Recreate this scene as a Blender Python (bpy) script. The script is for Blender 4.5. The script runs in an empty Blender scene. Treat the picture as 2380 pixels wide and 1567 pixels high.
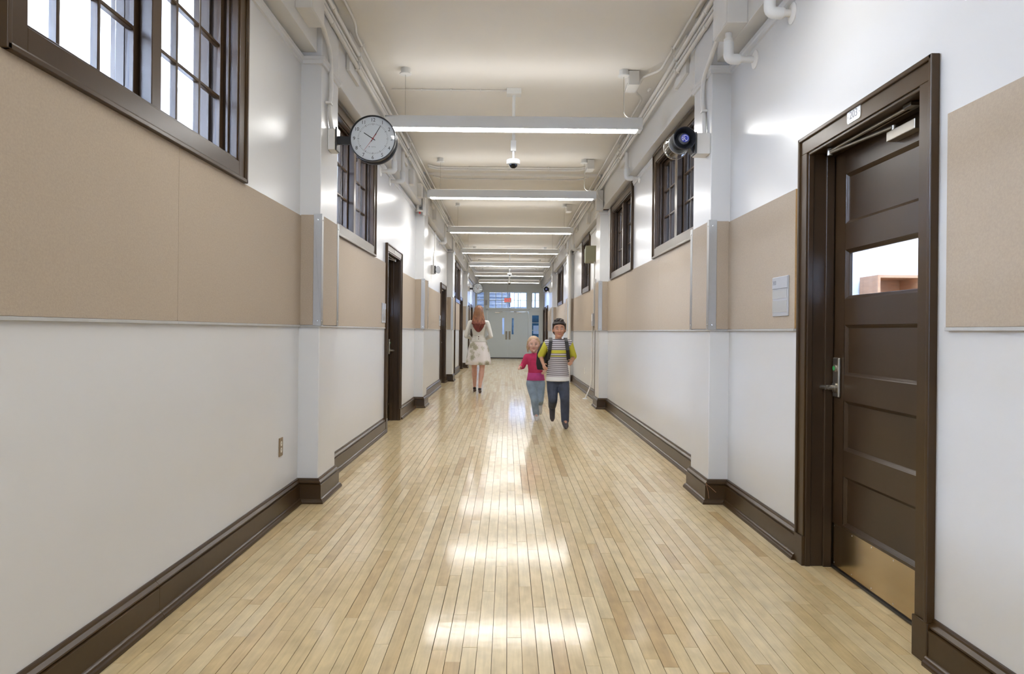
import bpy, bmesh, math, random
from mathutils import Vector, Matrix
random.seed(11)
S = bpy.context.scene
COL = S.collection
PI = math.pi

# ------------------------------------------------------------------ camera
cam = bpy.data.cameras.new('camera')
cam_ob = bpy.data.objects.new('camera', cam)
COL.objects.link(cam_ob)
cam.sensor_width = 36.0
cam.lens = 24.807
cam.shift_x = 10 / 2380
cam.shift_y = -13.5 / 2380
cam.clip_start = 0.05
cam.clip_end = 200
cam_ob.location = (0, 0, 1.22)
cam_ob.rotation_euler = (PI / 2, -0.010, 0)
S.camera = cam_ob

# ------------------------------------------------------------------ sky / exposure
W = bpy.data.worlds.new('sky')
S.world = W
W.use_nodes = True
wn = W.node_tree.nodes
wn['Background'].inputs[0].default_value = (0.80, 0.89, 1.0, 1)
wn['Background'].inputs[1].default_value = 2.4
S.view_settings.view_transform = 'Standard'
S.view_settings.look = 'None'
S.view_settings.gamma = 1.0
S.view_settings.use_curve_mapping = False
S.view_settings.exposure = 2.03
LAMP = 12.3          # emission of the corridor diffusers
ROOM_FILL = 13.0      # emission of the added classroom fill lamps, standing in for daylight

# ------------------------------------------------------------------ dimensions (metres)
XL, XR = -1.472, 1.59            # side walls
PLX, PRX = -1.327, 1.45          # pilaster faces
CEIL = 3.72
YB, YE = -6.0, 31.66             # ends of the corridor
SOF = 3.17                       # soffit underside
PIL_L = [(4.97, 5.45), (11.12, 11.6), (16.95, 17.43), (23.1, 23.58)]
PIL_R = [(5.07, 5.55), (11.2, 11.68), (17.1, 17.58), (23.2, 23.68)]
DOOR_L = [8.43, 15.3, 18.25, 21.35, 25.4, 27.75]
DOOR_R = [2.61, 27.95, 30.1]
DW, DZ = 1.2, 2.265              # outer size of a door with its casing
WIN_L = [(2.02, 3.89), (5.85, 7.70), (19.5, 21.3)]
WIN_R = [(5.83, 7.68), (8.98, 10.83), (13.65, 15.0), (20.3, 22.3)]
WZ0, WZ1 = 2.02, 3.15
PZ0, PZ1 = 1.25, 2.02            # tackboard band

# ------------------------------------------------------------------ materials
MATS = {}
def new_mat(name):
    m = bpy.data.materials.new(name); m.use_nodes = True
    MATS[name] = m
    return m, m.node_tree.nodes, m.node_tree.links, m.node_tree.nodes['Principled BSDF']
def paint(name, col, rough=0.5, metal=0.0, var=0.05, scale=6.0, bump=0.0, bscale=60.0, coat=0.0, crough=0.1, spec=0.5, stretch=None):
    m, n, l, p = new_mat(name)
    p.inputs['Roughness'].default_value = rough
    p.inputs['Metallic'].default_value = metal
    p.inputs['Coat Weight'].default_value = coat
    p.inputs['Coat Roughness'].default_value = crough
    p.inputs['Specular IOR Level'].default_value = spec
    g = n.new('ShaderNodeNewGeometry')
    src = g.outputs['Position']
    if stretch:
        mp = n.new('ShaderNodeMapping'); mp.inputs['Scale'].default_value = stretch
        l.new(src, mp.inputs[0]); src = mp.outputs[0]
    t = n.new('ShaderNodeTexNoise'); t.inputs['Scale'].default_value = scale; t.inputs['Detail'].default_value = 4
    l.new(src, t.inputs['Vector'])
    r = n.new('ShaderNodeValToRGB')
    r.color_ramp.elements[0].position = 0.3; r.color_ramp.elements[1].position = 0.7
    r.color_ramp.elements[0].color = [max(0, c * (1 - var)) for c in col] + [1]
    r.color_ramp.elements[1].color = [min(1, c * (1 + var)) for c in col] + [1]
    l.new(t.outputs[0], r.inputs[0]); l.new(r.outputs[0], p.inputs['Base Color'])
    if bump:
        t2 = n.new('ShaderNodeTexNoise'); t2.inputs['Scale'].default_value = bscale; t2.inputs['Detail'].default_value = 3
        l.new(src, t2.inputs['Vector'])
        b = n.new('ShaderNodeBump'); b.inputs['Strength'].default_value = bump; b.inputs['Distance'].default_value = 0.01
        l.new(t2.outputs[0], b.inputs['Height']); l.new(b.outputs[0], p.inputs['Normal'])
    return m
def emitter(name, col, strength):
    m, n, l, p = new_mat(name)
    p.inputs['Base Color'].default_value = (*col, 1)
    p.inputs['Emission Color'].default_value = (*col, 1)
    p.inputs['Emission Strength'].default_value = strength
    return m
def glass(name, tint, refl=1.0, rough=0.0):
    m = bpy.data.materials.new(name); m.use_nodes = True; MATS[name] = m
    n, l = m.node_tree.nodes, m.node_tree.links
    n.remove(n['Principled BSDF'])
    tr = n.new('ShaderNodeBsdfTransparent'); tr.inputs[0].default_value = (*tint, 1)
    gl = n.new('ShaderNodeBsdfGlossy'); gl.inputs['Roughness'].default_value = rough
    fr = n.new('ShaderNodeFresnel'); fr.inputs[0].default_value = 1.45
    t = n.new('ShaderNodeTexNoise'); t.inputs['Scale'].default_value = 3.0
    bp = n.new('ShaderNodeBump'); bp.inputs['Strength'].default_value = 0.02
    l.new(t.outputs[0], bp.inputs['Height']); l.new(bp.outputs[0], gl.inputs['Normal'])
    mu = n.new('ShaderNodeMath'); mu.operation = 'MULTIPLY'; mu.inputs[1].default_value = refl
    mx = n.new('ShaderNodeMixShader')
    ge = n.new('ShaderNodeNewGeometry'); fs = n.new('ShaderNodeMath'); fs.operation = 'SUBTRACT'; fs.inputs[0].default_value = 1.0
    l.new(ge.outputs['Backfacing'], fs.inputs[1])
    m2 = n.new('ShaderNodeMath'); m2.operation = 'MULTIPLY'; m2.use_clamp = True
    l.new(fr.outputs[0], mu.inputs[0]); l.new(mu.outputs[0], m2.inputs[0]); l.new(fs.outputs[0], m2.inputs[1]); l.new(m2.outputs[0], mx.inputs[0])
    l.new(tr.outputs[0], mx.inputs[1]); l.new(gl.outputs[0], mx.inputs[2])
    l.new(mx.outputs[0], n['Material Output'].inputs[0])
    return m

WALL = paint('wall_paint', (0.655, 0.655, 0.65), 0.27, var=0.012, scale=1.2, bump=0.03, bscale=10, spec=0.40)
SOFFM = paint('soffit_bounce_tint', (0.70, 0.685, 0.65), 0.4, var=0.012, scale=1.5)  # wall paint made creamier to imitate warm bounce from the floor
CEILM = paint('ceiling_paint', (0.83, 0.80, 0.745), 0.6, var=0.015, scale=2, bump=0.05, bscale=40)
PIPE = paint('pipe_paint', (0.74, 0.72, 0.68), 0.42, var=0.03, scale=8)
BROWN = paint('brown_gloss_paint', (0.046, 0.0235, 0.0065), 0.29, var=0.14, scale=3, bump=0.02, bscale=25, spec=0.36)
BROWND = paint('brown_door_paint', (0.042, 0.0235, 0.0105), 0.32, var=0.12, scale=3, bump=0.02, bscale=25, spec=0.42)
TAN = paint('tan_tackboard', (0.42, 0.347, 0.268), 0.72, var=0.05, scale=120, bump=0.15, bscale=260, spec=0.3)
TANEDGE = paint('tackboard_edge', (0.42, 0.26, 0.11), 0.8, var=0.1, scale=60)
ALU = paint('brushed_aluminium', (0.47, 0.47, 0.46), 0.36, metal=1.0, var=0.05, scale=30, stretch=(30, 30, 1))
PUSH = paint('push_plate_metal', (0.27, 0.24, 0.19), 0.45, metal=0.6, var=0.15, scale=14)
GREYTRIM = paint('grey_trim', (0.46, 0.46, 0.45), 0.5, var=0.06, scale=10)
STEEL = paint('satin_steel', (0.46, 0.43, 0.37), 0.38, metal=1.0, var=0.04, scale=20)
BRASS = paint('kick_plate_metal', (0.55, 0.44, 0.27), 0.22, metal=1.0, var=0.08, scale=3, bump=0.03, bscale=3)
CHROME = paint('chrome', (0.8, 0.8, 0.8), 0.12, metal=1.0, var=0.02)
BLACK = paint('black_plastic', (0.012, 0.012, 0.014), 0.32, var=0.1)
DKGREY = paint('dark_grey_metal', (0.06, 0.065, 0.075), 0.4, var=0.1)
WPLAST = paint('white_plastic', (0.76, 0.76, 0.74), 0.4, var=0.02)
LAMPM = paint('lamp_housing', (0.70, 0.70, 0.68), 0.45, var=0.01)
DIAL = paint('clock_dial', (0.74, 0.76, 0.80), 0.5, var=0.01)
INK = paint('ink', (0.02, 0.02, 0.025), 0.6, var=0.05)
INKGREY = paint('grey_ink', (0.30, 0.30, 0.33), 0.6, var=0.05)
RED = paint('red_hand', (0.45, 0.03, 0.03), 0.5, var=0.05)
BLUE = paint('blue_logo', (0.02, 0.04, 0.45), 0.4, var=0.05)
WHITEINK = paint('white_ink', (0.8, 0.8, 0.8), 0.5, var=0.02)
SIGN = paint('sign_plastic', (0.40, 0.41, 0.43), 0.35, var=0.03)
SIGNP = paint('sign_insert', (0.43, 0.43, 0.42), 0.25, var=0.03)
OLIVE = paint('olive_speaker', (0.30, 0.29, 0.185), 0.5, var=0.05)
BRASSPL = paint('outlet_plate', (0.30, 0.22, 0.13), 0.4, metal=0.4, var=0.08)
IVORY = paint('ivory_plastic', (0.72, 0.68, 0.58), 0.4, var=0.02)
RUST = paint('rusty_brick', (0.10, 0.035, 0.018), 0.8, var=0.5, scale=30, bump=0.4, bscale=40)
SUB = paint('subfloor', (0.035, 0.022, 0.012), 0.8, var=0.2)
GREEND = paint('green_indicator', (0.05, 0.35, 0.10), 0.4, var=0.1)
ENDW = paint('end_wall_paint', (0.70, 0.73, 0.70), 0.38, var=0.012, scale=1.5)
ENDD = paint('end_door_paint', (0.66, 0.71, 0.69), 0.42, var=0.02, scale=1.5)
ROOMW = paint('classroom_paint', (0.74, 0.76, 0.80), 0.6, var=0.02)
ROOMF = paint('classroom_floor', (0.40, 0.33, 0.24), 0.5, var=0.1)
SHELFW = paint('bookcase_wood', (0.46, 0.24, 0.12), 0.45, var=0.12, scale=4, stretch=(1, 1, 8))
DIFF = emitter('lamp_diffuser', (1.0, 0.985, 0.955), LAMP)
DIFFN = emitter('dimmer_lamp_diffuser', (1.0, 0.985, 0.955), LAMP * 0.64)
UPFILL = emitter('added_uplight', (1.0, 0.985, 0.955), LAMP * 0.08)  # glow added on the housing tops to brighten the ceiling
RFILL = emitter('classroom_diffuser', (0.90, 0.95, 1.0), ROOM_FILL)  # added fill for the classrooms in place of daylight
RFILL_L = emitter('left_classroom_diffuser', (0.94, 0.97, 1.0), ROOM_FILL * 2.9)  # stronger added fill on the left, brightening the right wall
EXITM = emitter('exit_red', (1.0, 0.02, 0.03), 0.30)
EXITB = paint('exit_face', (0.62, 0.68, 0.62), 0.4, var=0.02)
GLASS = glass('window_glass', (0.80, 0.87, 0.99), 1.0)
CLEAR = glass('clear_cover', (0.97, 0.98, 0.98), 1.0)
SMOKE = glass('camera_dome', (0.10, 0.11, 0.14), 1.6)

def floor_mat():
    m, n, l, p = new_mat('maple_planks')
    g = n.new('ShaderNodeNewGeometry'); oi = n.new('ShaderNodeObjectInfo')
    ad = n.new('ShaderNodeMath'); ad.operation = 'ADD'
    l.new(g.outputs['Random Per Island'], ad.inputs[0]); l.new(oi.outputs['Random'], ad.inputs[1])
    fr = n.new('ShaderNodeMath'); fr.operation = 'FRACT'; l.new(ad.outputs[0], fr.inputs[0])
    rp = n.new('ShaderNodeValToRGB')
    e = rp.color_ramp.elements
    cols = [(0.0, (0.475, 0.325, 0.150)), (0.10, (0.560, 0.420, 0.215)), (0.45, (0.625, 0.495, 0.280)), (0.8, (0.665, 0.540, 0.325)), (1.0, (0.600, 0.445, 0.235))]
    e[0].position, e[0].color = cols[0][0], (*cols[0][1], 1)
    e[1].position, e[1].color = cols[-1][0], (*cols[-1][1], 1)
    for pos, c in cols[1:-1]:
        x = e.new(pos); x.color = (*c, 1)
    l.new(fr.outputs[0], rp.inputs[0])
    # grain: stretched noise, shifted per plank
    cx = n.new('ShaderNodeCombineXYZ'); mul = n.new('ShaderNodeMath'); mul.operation = 'MULTIPLY'; mul.inputs[1].default_value = 37.0
    l.new(fr.outputs[0], mul.inputs[0]); l.new(mul.outputs[0], cx.inputs[0]); l.new(mul.outputs[0], cx.inputs[1])
    va = n.new('ShaderNodeVectorMath'); va.operation = 'ADD'
    l.new(g.outputs['Position'], va.inputs[0]); l.new(cx.outputs[0], va.inputs[1])
    mp = n.new('ShaderNodeMapping'); mp.inputs['Scale'].default_value = (55, 3.2, 1)
    l.new(va.outputs[0], mp.inputs[0])
    t = n.new('ShaderNodeTexNoise'); t.inputs['Scale'].default_value = 1.0; t.inputs['Detail'].default_value = 5; t.inputs['Distortion'].default_value = 0.8
    l.new(mp.outputs[0], t.inputs['Vector'])
    t2 = n.new('ShaderNodeTexNoise'); t2.inputs['Scale'].default_value = 9.0; t2.inputs['Detail'].default_value = 3
    mp2 = n.new('ShaderNodeMapping'); mp2.inputs['Scale'].default_value = (1.6, 0.8, 1); l.new(va.outputs[0], mp2.inputs[0]); l.new(mp2.outputs[0], t2.inputs['Vector'])
    mr = n.new('ShaderNodeMapRange'); mr.inputs[1].default_value = 0.25; mr.inputs[2].default_value = 0.8; mr.inputs[3].default_value = 0.86; mr.inputs[4].default_value = 1.10
    l.new(t.outputs[0], mr.inputs[0])
    mr2 = n.new('ShaderNodeMapRange'); mr2.inputs[1].default_value = 0.25; mr2.inputs[2].default_value = 0.62; mr2.inputs[3].default_value = 0.80; mr2.inputs[4].default_value = 1.04
    l.new(t2.outputs[0], mr2.inputs[0])
    mm = n.new('ShaderNodeMath'); mm.operation = 'MULTIPLY'; l.new(mr.outputs[0], mm.inputs[0]); l.new(mr2.outputs[0], mm.inputs[1])
    vs = n.new('ShaderNodeVectorMath'); vs.operation = 'SCALE'
    l.new(rp.outputs[0], vs.inputs[0]); l.new(mm.outputs[0], vs.inputs['Scale'])
    l.new(vs.outputs[0], p.inputs['Base Color'])
    p.inputs['Roughness'].default_value = 0.42
    p.inputs['Coat Weight'].default_value = 0.62
    p.inputs['Specular IOR Level'].default_value = 0.25
    p.inputs['Coat Roughness'].default_value = 0.105
    t3 = n.new('ShaderNodeTexNoise'); t3.inputs['Scale'].default_value = 1.0; t3.inputs['Detail'].default_value = 2
    mp3 = n.new('ShaderNodeMapping'); mp3.inputs['Scale'].default_value = (9, 11, 1); l.new(va.outputs[0], mp3.inputs[0]); l.new(mp3.outputs[0], t3.inputs['Vector'])
    b = n.new('ShaderNodeBump'); b.inputs['Strength'].default_value = 0.05; b.inputs['Distance'].default_value = 0.01
    l.new(t3.outputs[0], b.inputs['Height']); l.new(b.outputs[0], p.inputs['Normal']); l.new(b.outputs[0], p.inputs['Coat Normal'])
    return m
MAPLE = floor_mat()

# ------------------------------------------------------------------ mesh helpers
ORG = {}
KIDS = {}
def TL(p): return (XL + p[0], p[1], p[2])
def TR(p): return (XR - p[0], p[1], p[2])
def link(o, parent=None):
    COL.objects.link(o)
    if parent is not None:
        o.parent = parent
        KIDS.setdefault(parent.name, []).append(o)
    return o
def tag(o, label=None, cat=None, group=None, kind=None):
    if label: o['label'] = label
    if cat: o['category'] = cat
    if group: o['group'] = group
    if kind: o['kind'] = kind
    return o
def empty(name, loc, label=None, cat=None, group=None, kind=None, parent=None):
    o = bpy.data.objects.new(name, None); o.empty_display_size = 0.1
    p = ORG.get(parent.name, Vector()) if parent is not None else Vector()
    o.location = Vector(loc) - p
    link(o, parent); ORG[o.name] = Vector(loc)
    return tag(o, label, cat, group, kind)
def copy_tree(o, parent=None):
    c = o.copy(); link(c, parent)
    for k in KIDS.get(o.name, []): copy_tree(k, c)
    return c

SPLIT = {'coupling', 'rod', 'screw', 'hinge', 'slot', 'cable', 'clamp_tab'}
class MB:
    def __init__(s, T=None):
        s.v = []; s.f = []; s.sm = []; s.T = T
    def add(s, vs, fs, smooth=False):
        b = len(s.v)
        s.v += [tuple(s.T(p)) if s.T else tuple(p) for p in vs]
        for f in fs:
            s.f.append([i + b for i in f]); s.sm.append(smooth)
        return s
    def box(s, x0, x1, y0, y1, z0, z1):
        vs = [(x, y, z) for z in (z0, z1) for y in (y0, y1) for x in (x0, x1)]
        return s.add(vs, [(0, 2, 3, 1), (4, 5, 7, 6), (0, 1, 5, 4), (2, 6, 7, 3), (0, 4, 6, 2), (1, 3, 7, 5)])
    def ring(s, rings, caps=True, smooth=True, closed=False):
        n = len(rings[0]); vs = [p for r in rings for p in r]; fs = []
        m = len(rings)
        for i in range(m - 1 + (1 if closed else 0)):
            a, b = i * n, ((i + 1) % m) * n
            for j in range(n):
                k = (j + 1) % n
                fs.append((a + j, a + k, b + k, b + j))
        s.add(vs, fs, smooth)
        if caps and not closed:
            s.add(rings[0], [tuple(range(n))[::-1]]); s.add(rings[-1], [tuple(range(n))])
        return s
    def tube(s, pts, r, n=10, caps=True):
        P = [Vector(p) for p in pts]
        rs = r if isinstance(r, (list, tuple)) else [r] * len(P)
        rings = []; up = None
        for i, p in enumerate(P):
            d = (P[min(i + 1, len(P) - 1)] - P[max(i - 1, 0)]).normalized()
            if up is None:
                up = Vector((0, 0, 1)) if abs(d.z) < 0.9 else Vector((1, 0, 0))
            a = d.cross(up)
            if a.length < 1e-5: a = d.orthogonal()
            a.normalize(); b = a.cross(d).normalized(); up = b
            rings.append([p + (a * math.cos(2 * PI * j / n) + b * math.sin(2 * PI * j / n)) * rs[i] for j in range(n)])
        return s.ring(rings, caps)
    def bend(s, pts, r, rad=0.06, n=10, k=5):
        """polyline with rounded corners"""
        P = [Vector(p) for p in pts]; out = [P[0]]
        for i in range(1, len(P) - 1):
            a, b, c = P[i - 1], P[i], P[i + 1]
            q = min(rad, (a - b).length * 0.49, (c - b).length * 0.49)
            p0 = b + (a - b).normalized() * q; p1 = b + (c - b).normalized() * q
            for j in range(k + 1):
                t = j / k
                out.append(p0 * (1 - t) ** 2 + b * 2 * t * (1 - t) + p1 * t * t)
        out.append(P[-1])
        return s.tube(out, r, n)
    def lathe(s, c, axis, prof, n=24, caps=True, smooth=True):
        c = Vector(c); ax = Vector(axis).normalized(); a = ax.orthogonal().normalized(); b = ax.cross(a)
        rings = [[c + ax * t + (a * math.cos(2 * PI * j / n) + b * math.sin(2 * PI * j / n)) * max(r, 1e-4) for j in range(n)] for t, r in prof]
        return s.ring(rings, caps, smooth)
    def sweep(s, path, prof, side):
        """path: plan points; prof: (offset, z); side +1 offsets to the right of travel"""
        P = [Vector((p[0], p[1])) for p in path]; N = []
        for i in range(len(P) - 1):
            d = (P[i + 1] - P[i]).normalized(); N.append(Vector((d.y, -d.x)) * side)
        rings = []
        for i, p in enumerate(P):
            if i == 0: m = N[0]
            elif i == len(P) - 1: m = N[-1]
            else: m = (N[i - 1] + N[i]) / (1 + N[i - 1].dot(N[i]))
            rings.append([(p.x + m.x * o, p.y + m.y * o, z) for o, z in prof])
        return s.ring(rings, True, False)
    def prism(s, poly, f0, f1):
        a = [f0(p) for p in poly]; b = [f1(p) for p in poly]
        return s.ring([a, b], True, False)
    def build(s, name, mat, parent=None, bevel=0.0, seg=2, sharp=35, recalc=True):
        if name in SPLIT and parent is not None:
            up = list(range(len(s.v)))
            def find(i):
                while up[i] != i: up[i] = up[up[i]]; i = up[i]
                return i
            for f in s.f:
                for q in f[1:]: up[find(q)] = find(f[0])
            # caps are added with their own vertices : join coincident points
            seen = {}
            for i, p in enumerate(s.v):
                k = (round(p[0], 5), round(p[1], 5), round(p[2], 5))
                if k in seen: up[find(i)] = find(seen[k])
                else: seen[k] = i
            groups = {}
            for f, sm in zip(s.f, s.sm): groups.setdefault(find(f[0]), []).append((f, sm))
            if len(groups) > 1:
                last = None
                for fs in groups.values():
                    q = MB(); ids = {}
                    for f, sm in fs:
                        for i in f:
                            if i not in ids: ids[i] = len(q.v); q.v.append(s.v[i])
                        q.f.append([ids[i] for i in f]); q.sm.append(sm)
                    last = q.build(name, mat, parent, bevel, seg, sharp, recalc)
                return last
        me = bpy.data.meshes.new(name)
        vs = [Vector(p) for p in s.v]
        if parent is not None: o = ORG.get(parent.name, Vector())
        else:
            xs = [p.x for p in vs]; ys = [p.y for p in vs]; zs = [p.z for p in vs]
            o = Vector(((min(xs) + max(xs)) / 2, (min(ys) + max(ys)) / 2, min(zs)))
        me.from_pydata([p - o for p in vs], [], s.f)
        me.polygons.foreach_set('use_smooth', s.sm)
        if recalc:
            bm = bmesh.new(); bm.from_mesh(me)
            bmesh.ops.remove_doubles(bm, verts=bm.verts, dist=1e-6)
            bmesh.ops.recalc_face_normals(bm, faces=bm.faces); bm.to_mesh(me); bm.free()
        if any(s.sm): me.set_sharp_from_angle(angle=math.radians(sharp))
        me.materials.append(mat)
        ob = bpy.data.objects.new(name, me); link(ob, parent)
        if parent is None: ob.location = o
        ORG[ob.name] = o
        if bevel:
            b = ob.modifiers.new('bevel', 'BEVEL'); b.width = bevel; b.segments = seg; b.limit_method = 'ANGLE'; b.angle_limit = math.radians(40)
        return ob

def scratch(sc):
    with bpy.context.temp_override(scene=sc, view_layer=sc.view_layers[0]):
        dg = bpy.context.evaluated_depsgraph_get(); dg.update()
    return dg
TXT = bpy.data.scenes.new('lettering')          # scratch scene for lettering
def text(name, body, size, loc, rot, mat, parent, extrude=0.001, align='CENTER', sx=1.0):
    cu = bpy.data.curves.new(name, 'FONT'); cu.body = body; cu.size = size; cu.extrude = extrude
    cu.align_x = align; cu.align_y = 'CENTER'; cu.resolution_u = 3
    t = bpy.data.objects.new(name, cu); TXT.collection.objects.link(t)
    dg = scratch(TXT)
    me = bpy.data.meshes.new_from_object(t.evaluated_get(dg))
    bpy.data.objects.remove(t); bpy.data.curves.remove(cu)
    me.name = name; me.materials.clear(); me.materials.append(mat)
    o = ORG.get(parent.name, Vector()) if parent is not None else Vector()
    me.transform(Matrix.Translation(Vector(loc) - o) @ rot.to_4x4() @ Matrix.Diagonal((sx, 1, 1, 1)))
    ob = bpy.data.objects.new(name, me); link(ob, parent); ORG[ob.name] = o
    return ob
FACE_CAM = Matrix.Rotation(PI / 2, 3, 'X')                                   # text facing -Y
FACE_L = Matrix(((0, 0, 1), (1, 0, 0), (0, 1, 0)))                            # on the left wall, facing +X
FACE_R = Matrix(((0, 0, -1), (-1, 0, 0), (0, 1, 0)))                          # on the right wall, facing -X

# ================================================================== SETTING
# ------------------------------------------------------------------ floor with maple planks
fl = MB().box(XL - 0.2, XR + 0.2, YB, YE + 0.2, -0.06, -0.014).build('floor', SUB)
tag(fl, 'glossy maple strip floor running the length of the corridor', 'floor', kind='structure')
PW = 0.0572
rows = []
x = 0.009 - PW * 30
while x < XR + 0.14:
    if x > XL - 0.16: rows.append(x)
    x += PW
planks = []
for i, rx in enumerate(rows):
    y = YB - random.random()
    while y < YE:
        L = random.choice((0.32, 0.45, 0.6, 0.75, 0.9, 1.05, 1.2, 1.4)) * random.uniform(0.9, 1.1)
        planks.append((rx, max(y, YB), min(y + L, YE + 0.1))); y += L
def shown(p):
    rx, a, b = p
    a = max(a, 2.5)
    if b <= a + 0.02 or rx < -1.46 or rx > 1.72: return 0
    if abs(rx) / a > 0.74: return 0
    m = (a + b) / 2
    if rx > XR - 0.05 and not (2.6 < m < 3.8): return 0
    return (b - a) / m ** 3
order = sorted(planks, key=shown, reverse=True)
near, rest = order[:300], order[300:]
pm = MB().box(0, 1, 0, 1, -0.013, 0)
pme = bpy.data.meshes.new('plank'); pme.from_pydata(pm.v, [], pm.f); pme.materials.append(MAPLE)
for rx, a, b in near:
    o = link(bpy.data.objects.new('plank', pme), fl)
    g = 0.0007 + random.random() ** 2 * 0.0011
    o.location = Vector((rx + g, a + 0.0006, random.uniform(-0.0005, 0))) - ORG[fl.name]
    o.scale = (PW - 2 * g, b - a - 0.0012, 1)
    o.rotation_euler = (0, random.uniform(-0.004, 0.004), 0)
st = MB()
for rx, a, b in rest:
    g = 0.0006 + random.random() * 0.0004; z = random.uniform(-0.0004, 0)
    t = random.uniform(-0.0001, 0.0001)
    x0, x1, y0, y1 = rx + g, rx + PW - g, a + 0.0006, b - 0.0006
    st.add([(x0, y0, z + t), (x1, y0, z - t), (x1, y1, z - t), (x0, y1, z + t), (x0, y0, -0.013), (x1, y0, -0.013), (x1, y1, -0.013), (x0, y1, -0.013)],
           [(0, 1, 2, 3), (0, 4, 5, 1), (1, 5, 6, 2), (2, 6, 7, 3), (3, 7, 4, 0)])
tag(st.build('far_planks', MAPLE, fl, recalc=False), kind='stuff')

# ------------------------------------------------------------------ ceiling with beams
ce = MB().box(XL - 0.2, XR + 0.2, YB, YE + 0.2, CEIL, CEIL + 0.1).build('ceiling', CEILM)
tag(ce, 'cream painted corridor ceiling with shallow cross beams', 'ceiling', kind='structure')
for (a, b) in [(-1.2, -0.72)] + PIL_L:
    MB().box(PLX, PRX, a + 0.06, b + 0.06, CEIL - 0.045, CEIL + 0.01).build('beam', CEILM, ce, bevel=0.008)

# ------------------------------------------------------------------ walls with openings
def solid_wall(T, y0, y1, z0, z1, holes, d0, d1):
    m = MB(T)
    ys = sorted({y0, y1} | {min(max(q, y0), y1) for h in holes for q in h[:2]})
    for a, b in zip(ys, ys[1:]):
        c = (a + b) / 2; zc = z0
        for h in sorted((h for h in holes if h[0] < c < h[1]), key=lambda h: h[2]):
            if h[2] > zc: m.box(d0, d1, a, b, zc, h[2])
            zc = h[3]
        m.box(d0, d1, a, b, zc, z1)
    return m
IN = 0.085
holeL = [(y + IN, y + DW - IN, -1, DZ - IN) for y in DOOR_L] + [(a + IN, b - IN, WZ0 + IN, WZ1 - IN) for a, b in WIN_L]
holeR = [(y + IN, y + DW - IN, -1, DZ - IN) for y in DOOR_R] + [(a + IN, b - IN, WZ0 + IN, WZ1 - IN) for a, b in WIN_R]
holeL = [(a, b, max(c, 0), d) for a, b, c, d in holeL]; holeR = [(a, b, max(c, 0), d) for a, b, c, d in holeR]
wl = solid_wall(TL, YB, YE, 0, CEIL, holeL, -0.2, 0).build('wall_left', WALL, recalc=False)
wr = solid_wall(TR, YB, YE, 0, CEIL, holeR, -0.2, 0).build('wall_right', WALL, recalc=False)
tag(wl, 'white left wall with pilasters, tan tackboard band and high windows', 'wall', kind='structure')
tag(wr, 'white right wall with pilasters, tan tackboard band and high windows', 'wall', kind='structure')
for w, T, PF, PILS in ((wl, TL, PLX - XL, PIL_L), (wr, TR, XR - PRX, PIL_R)):
    for a, b in PILS:
        MB(T).box(-0.01, PF, a, b, 0, CEIL).build('pilaster', WALL, w, bevel=0.006)
    edges = [YB] + [q for ab in PILS for q in ab] + [YE]
    for a, b in zip(edges[0::2], edges[1::2]):
        MB(T).box(-0.01, PF - 0.035, a, b, SOF, CEIL).build('soffit', SOFFM, w, bevel=0.004)
# picture rail
RAIL = [(0, 3.085), (0.012, 3.09), (0.014, 3.112), (0.02, 3.12), (0.024, 3.138), (0.012, 3.145), (0, 3.145)]
def wall_path(X0, PX, pils, a, b):
    pts = [(X0, a)]
    for p, q in pils:
        if a < p and q < b: pts += [(X0, p), (PX, p), (PX, q), (X0, q)]
    return pts + [(X0, b)]
MB().sweep(wall_path(XL, PLX, PIL_L, YB, YE), RAIL, 1).build('picture_rail', WALL, wl)
MB().sweep(wall_path(XR, PRX, PIL_R, YB, YE), RAIL, -1).build('picture_rail', WALL, wr)

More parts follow.
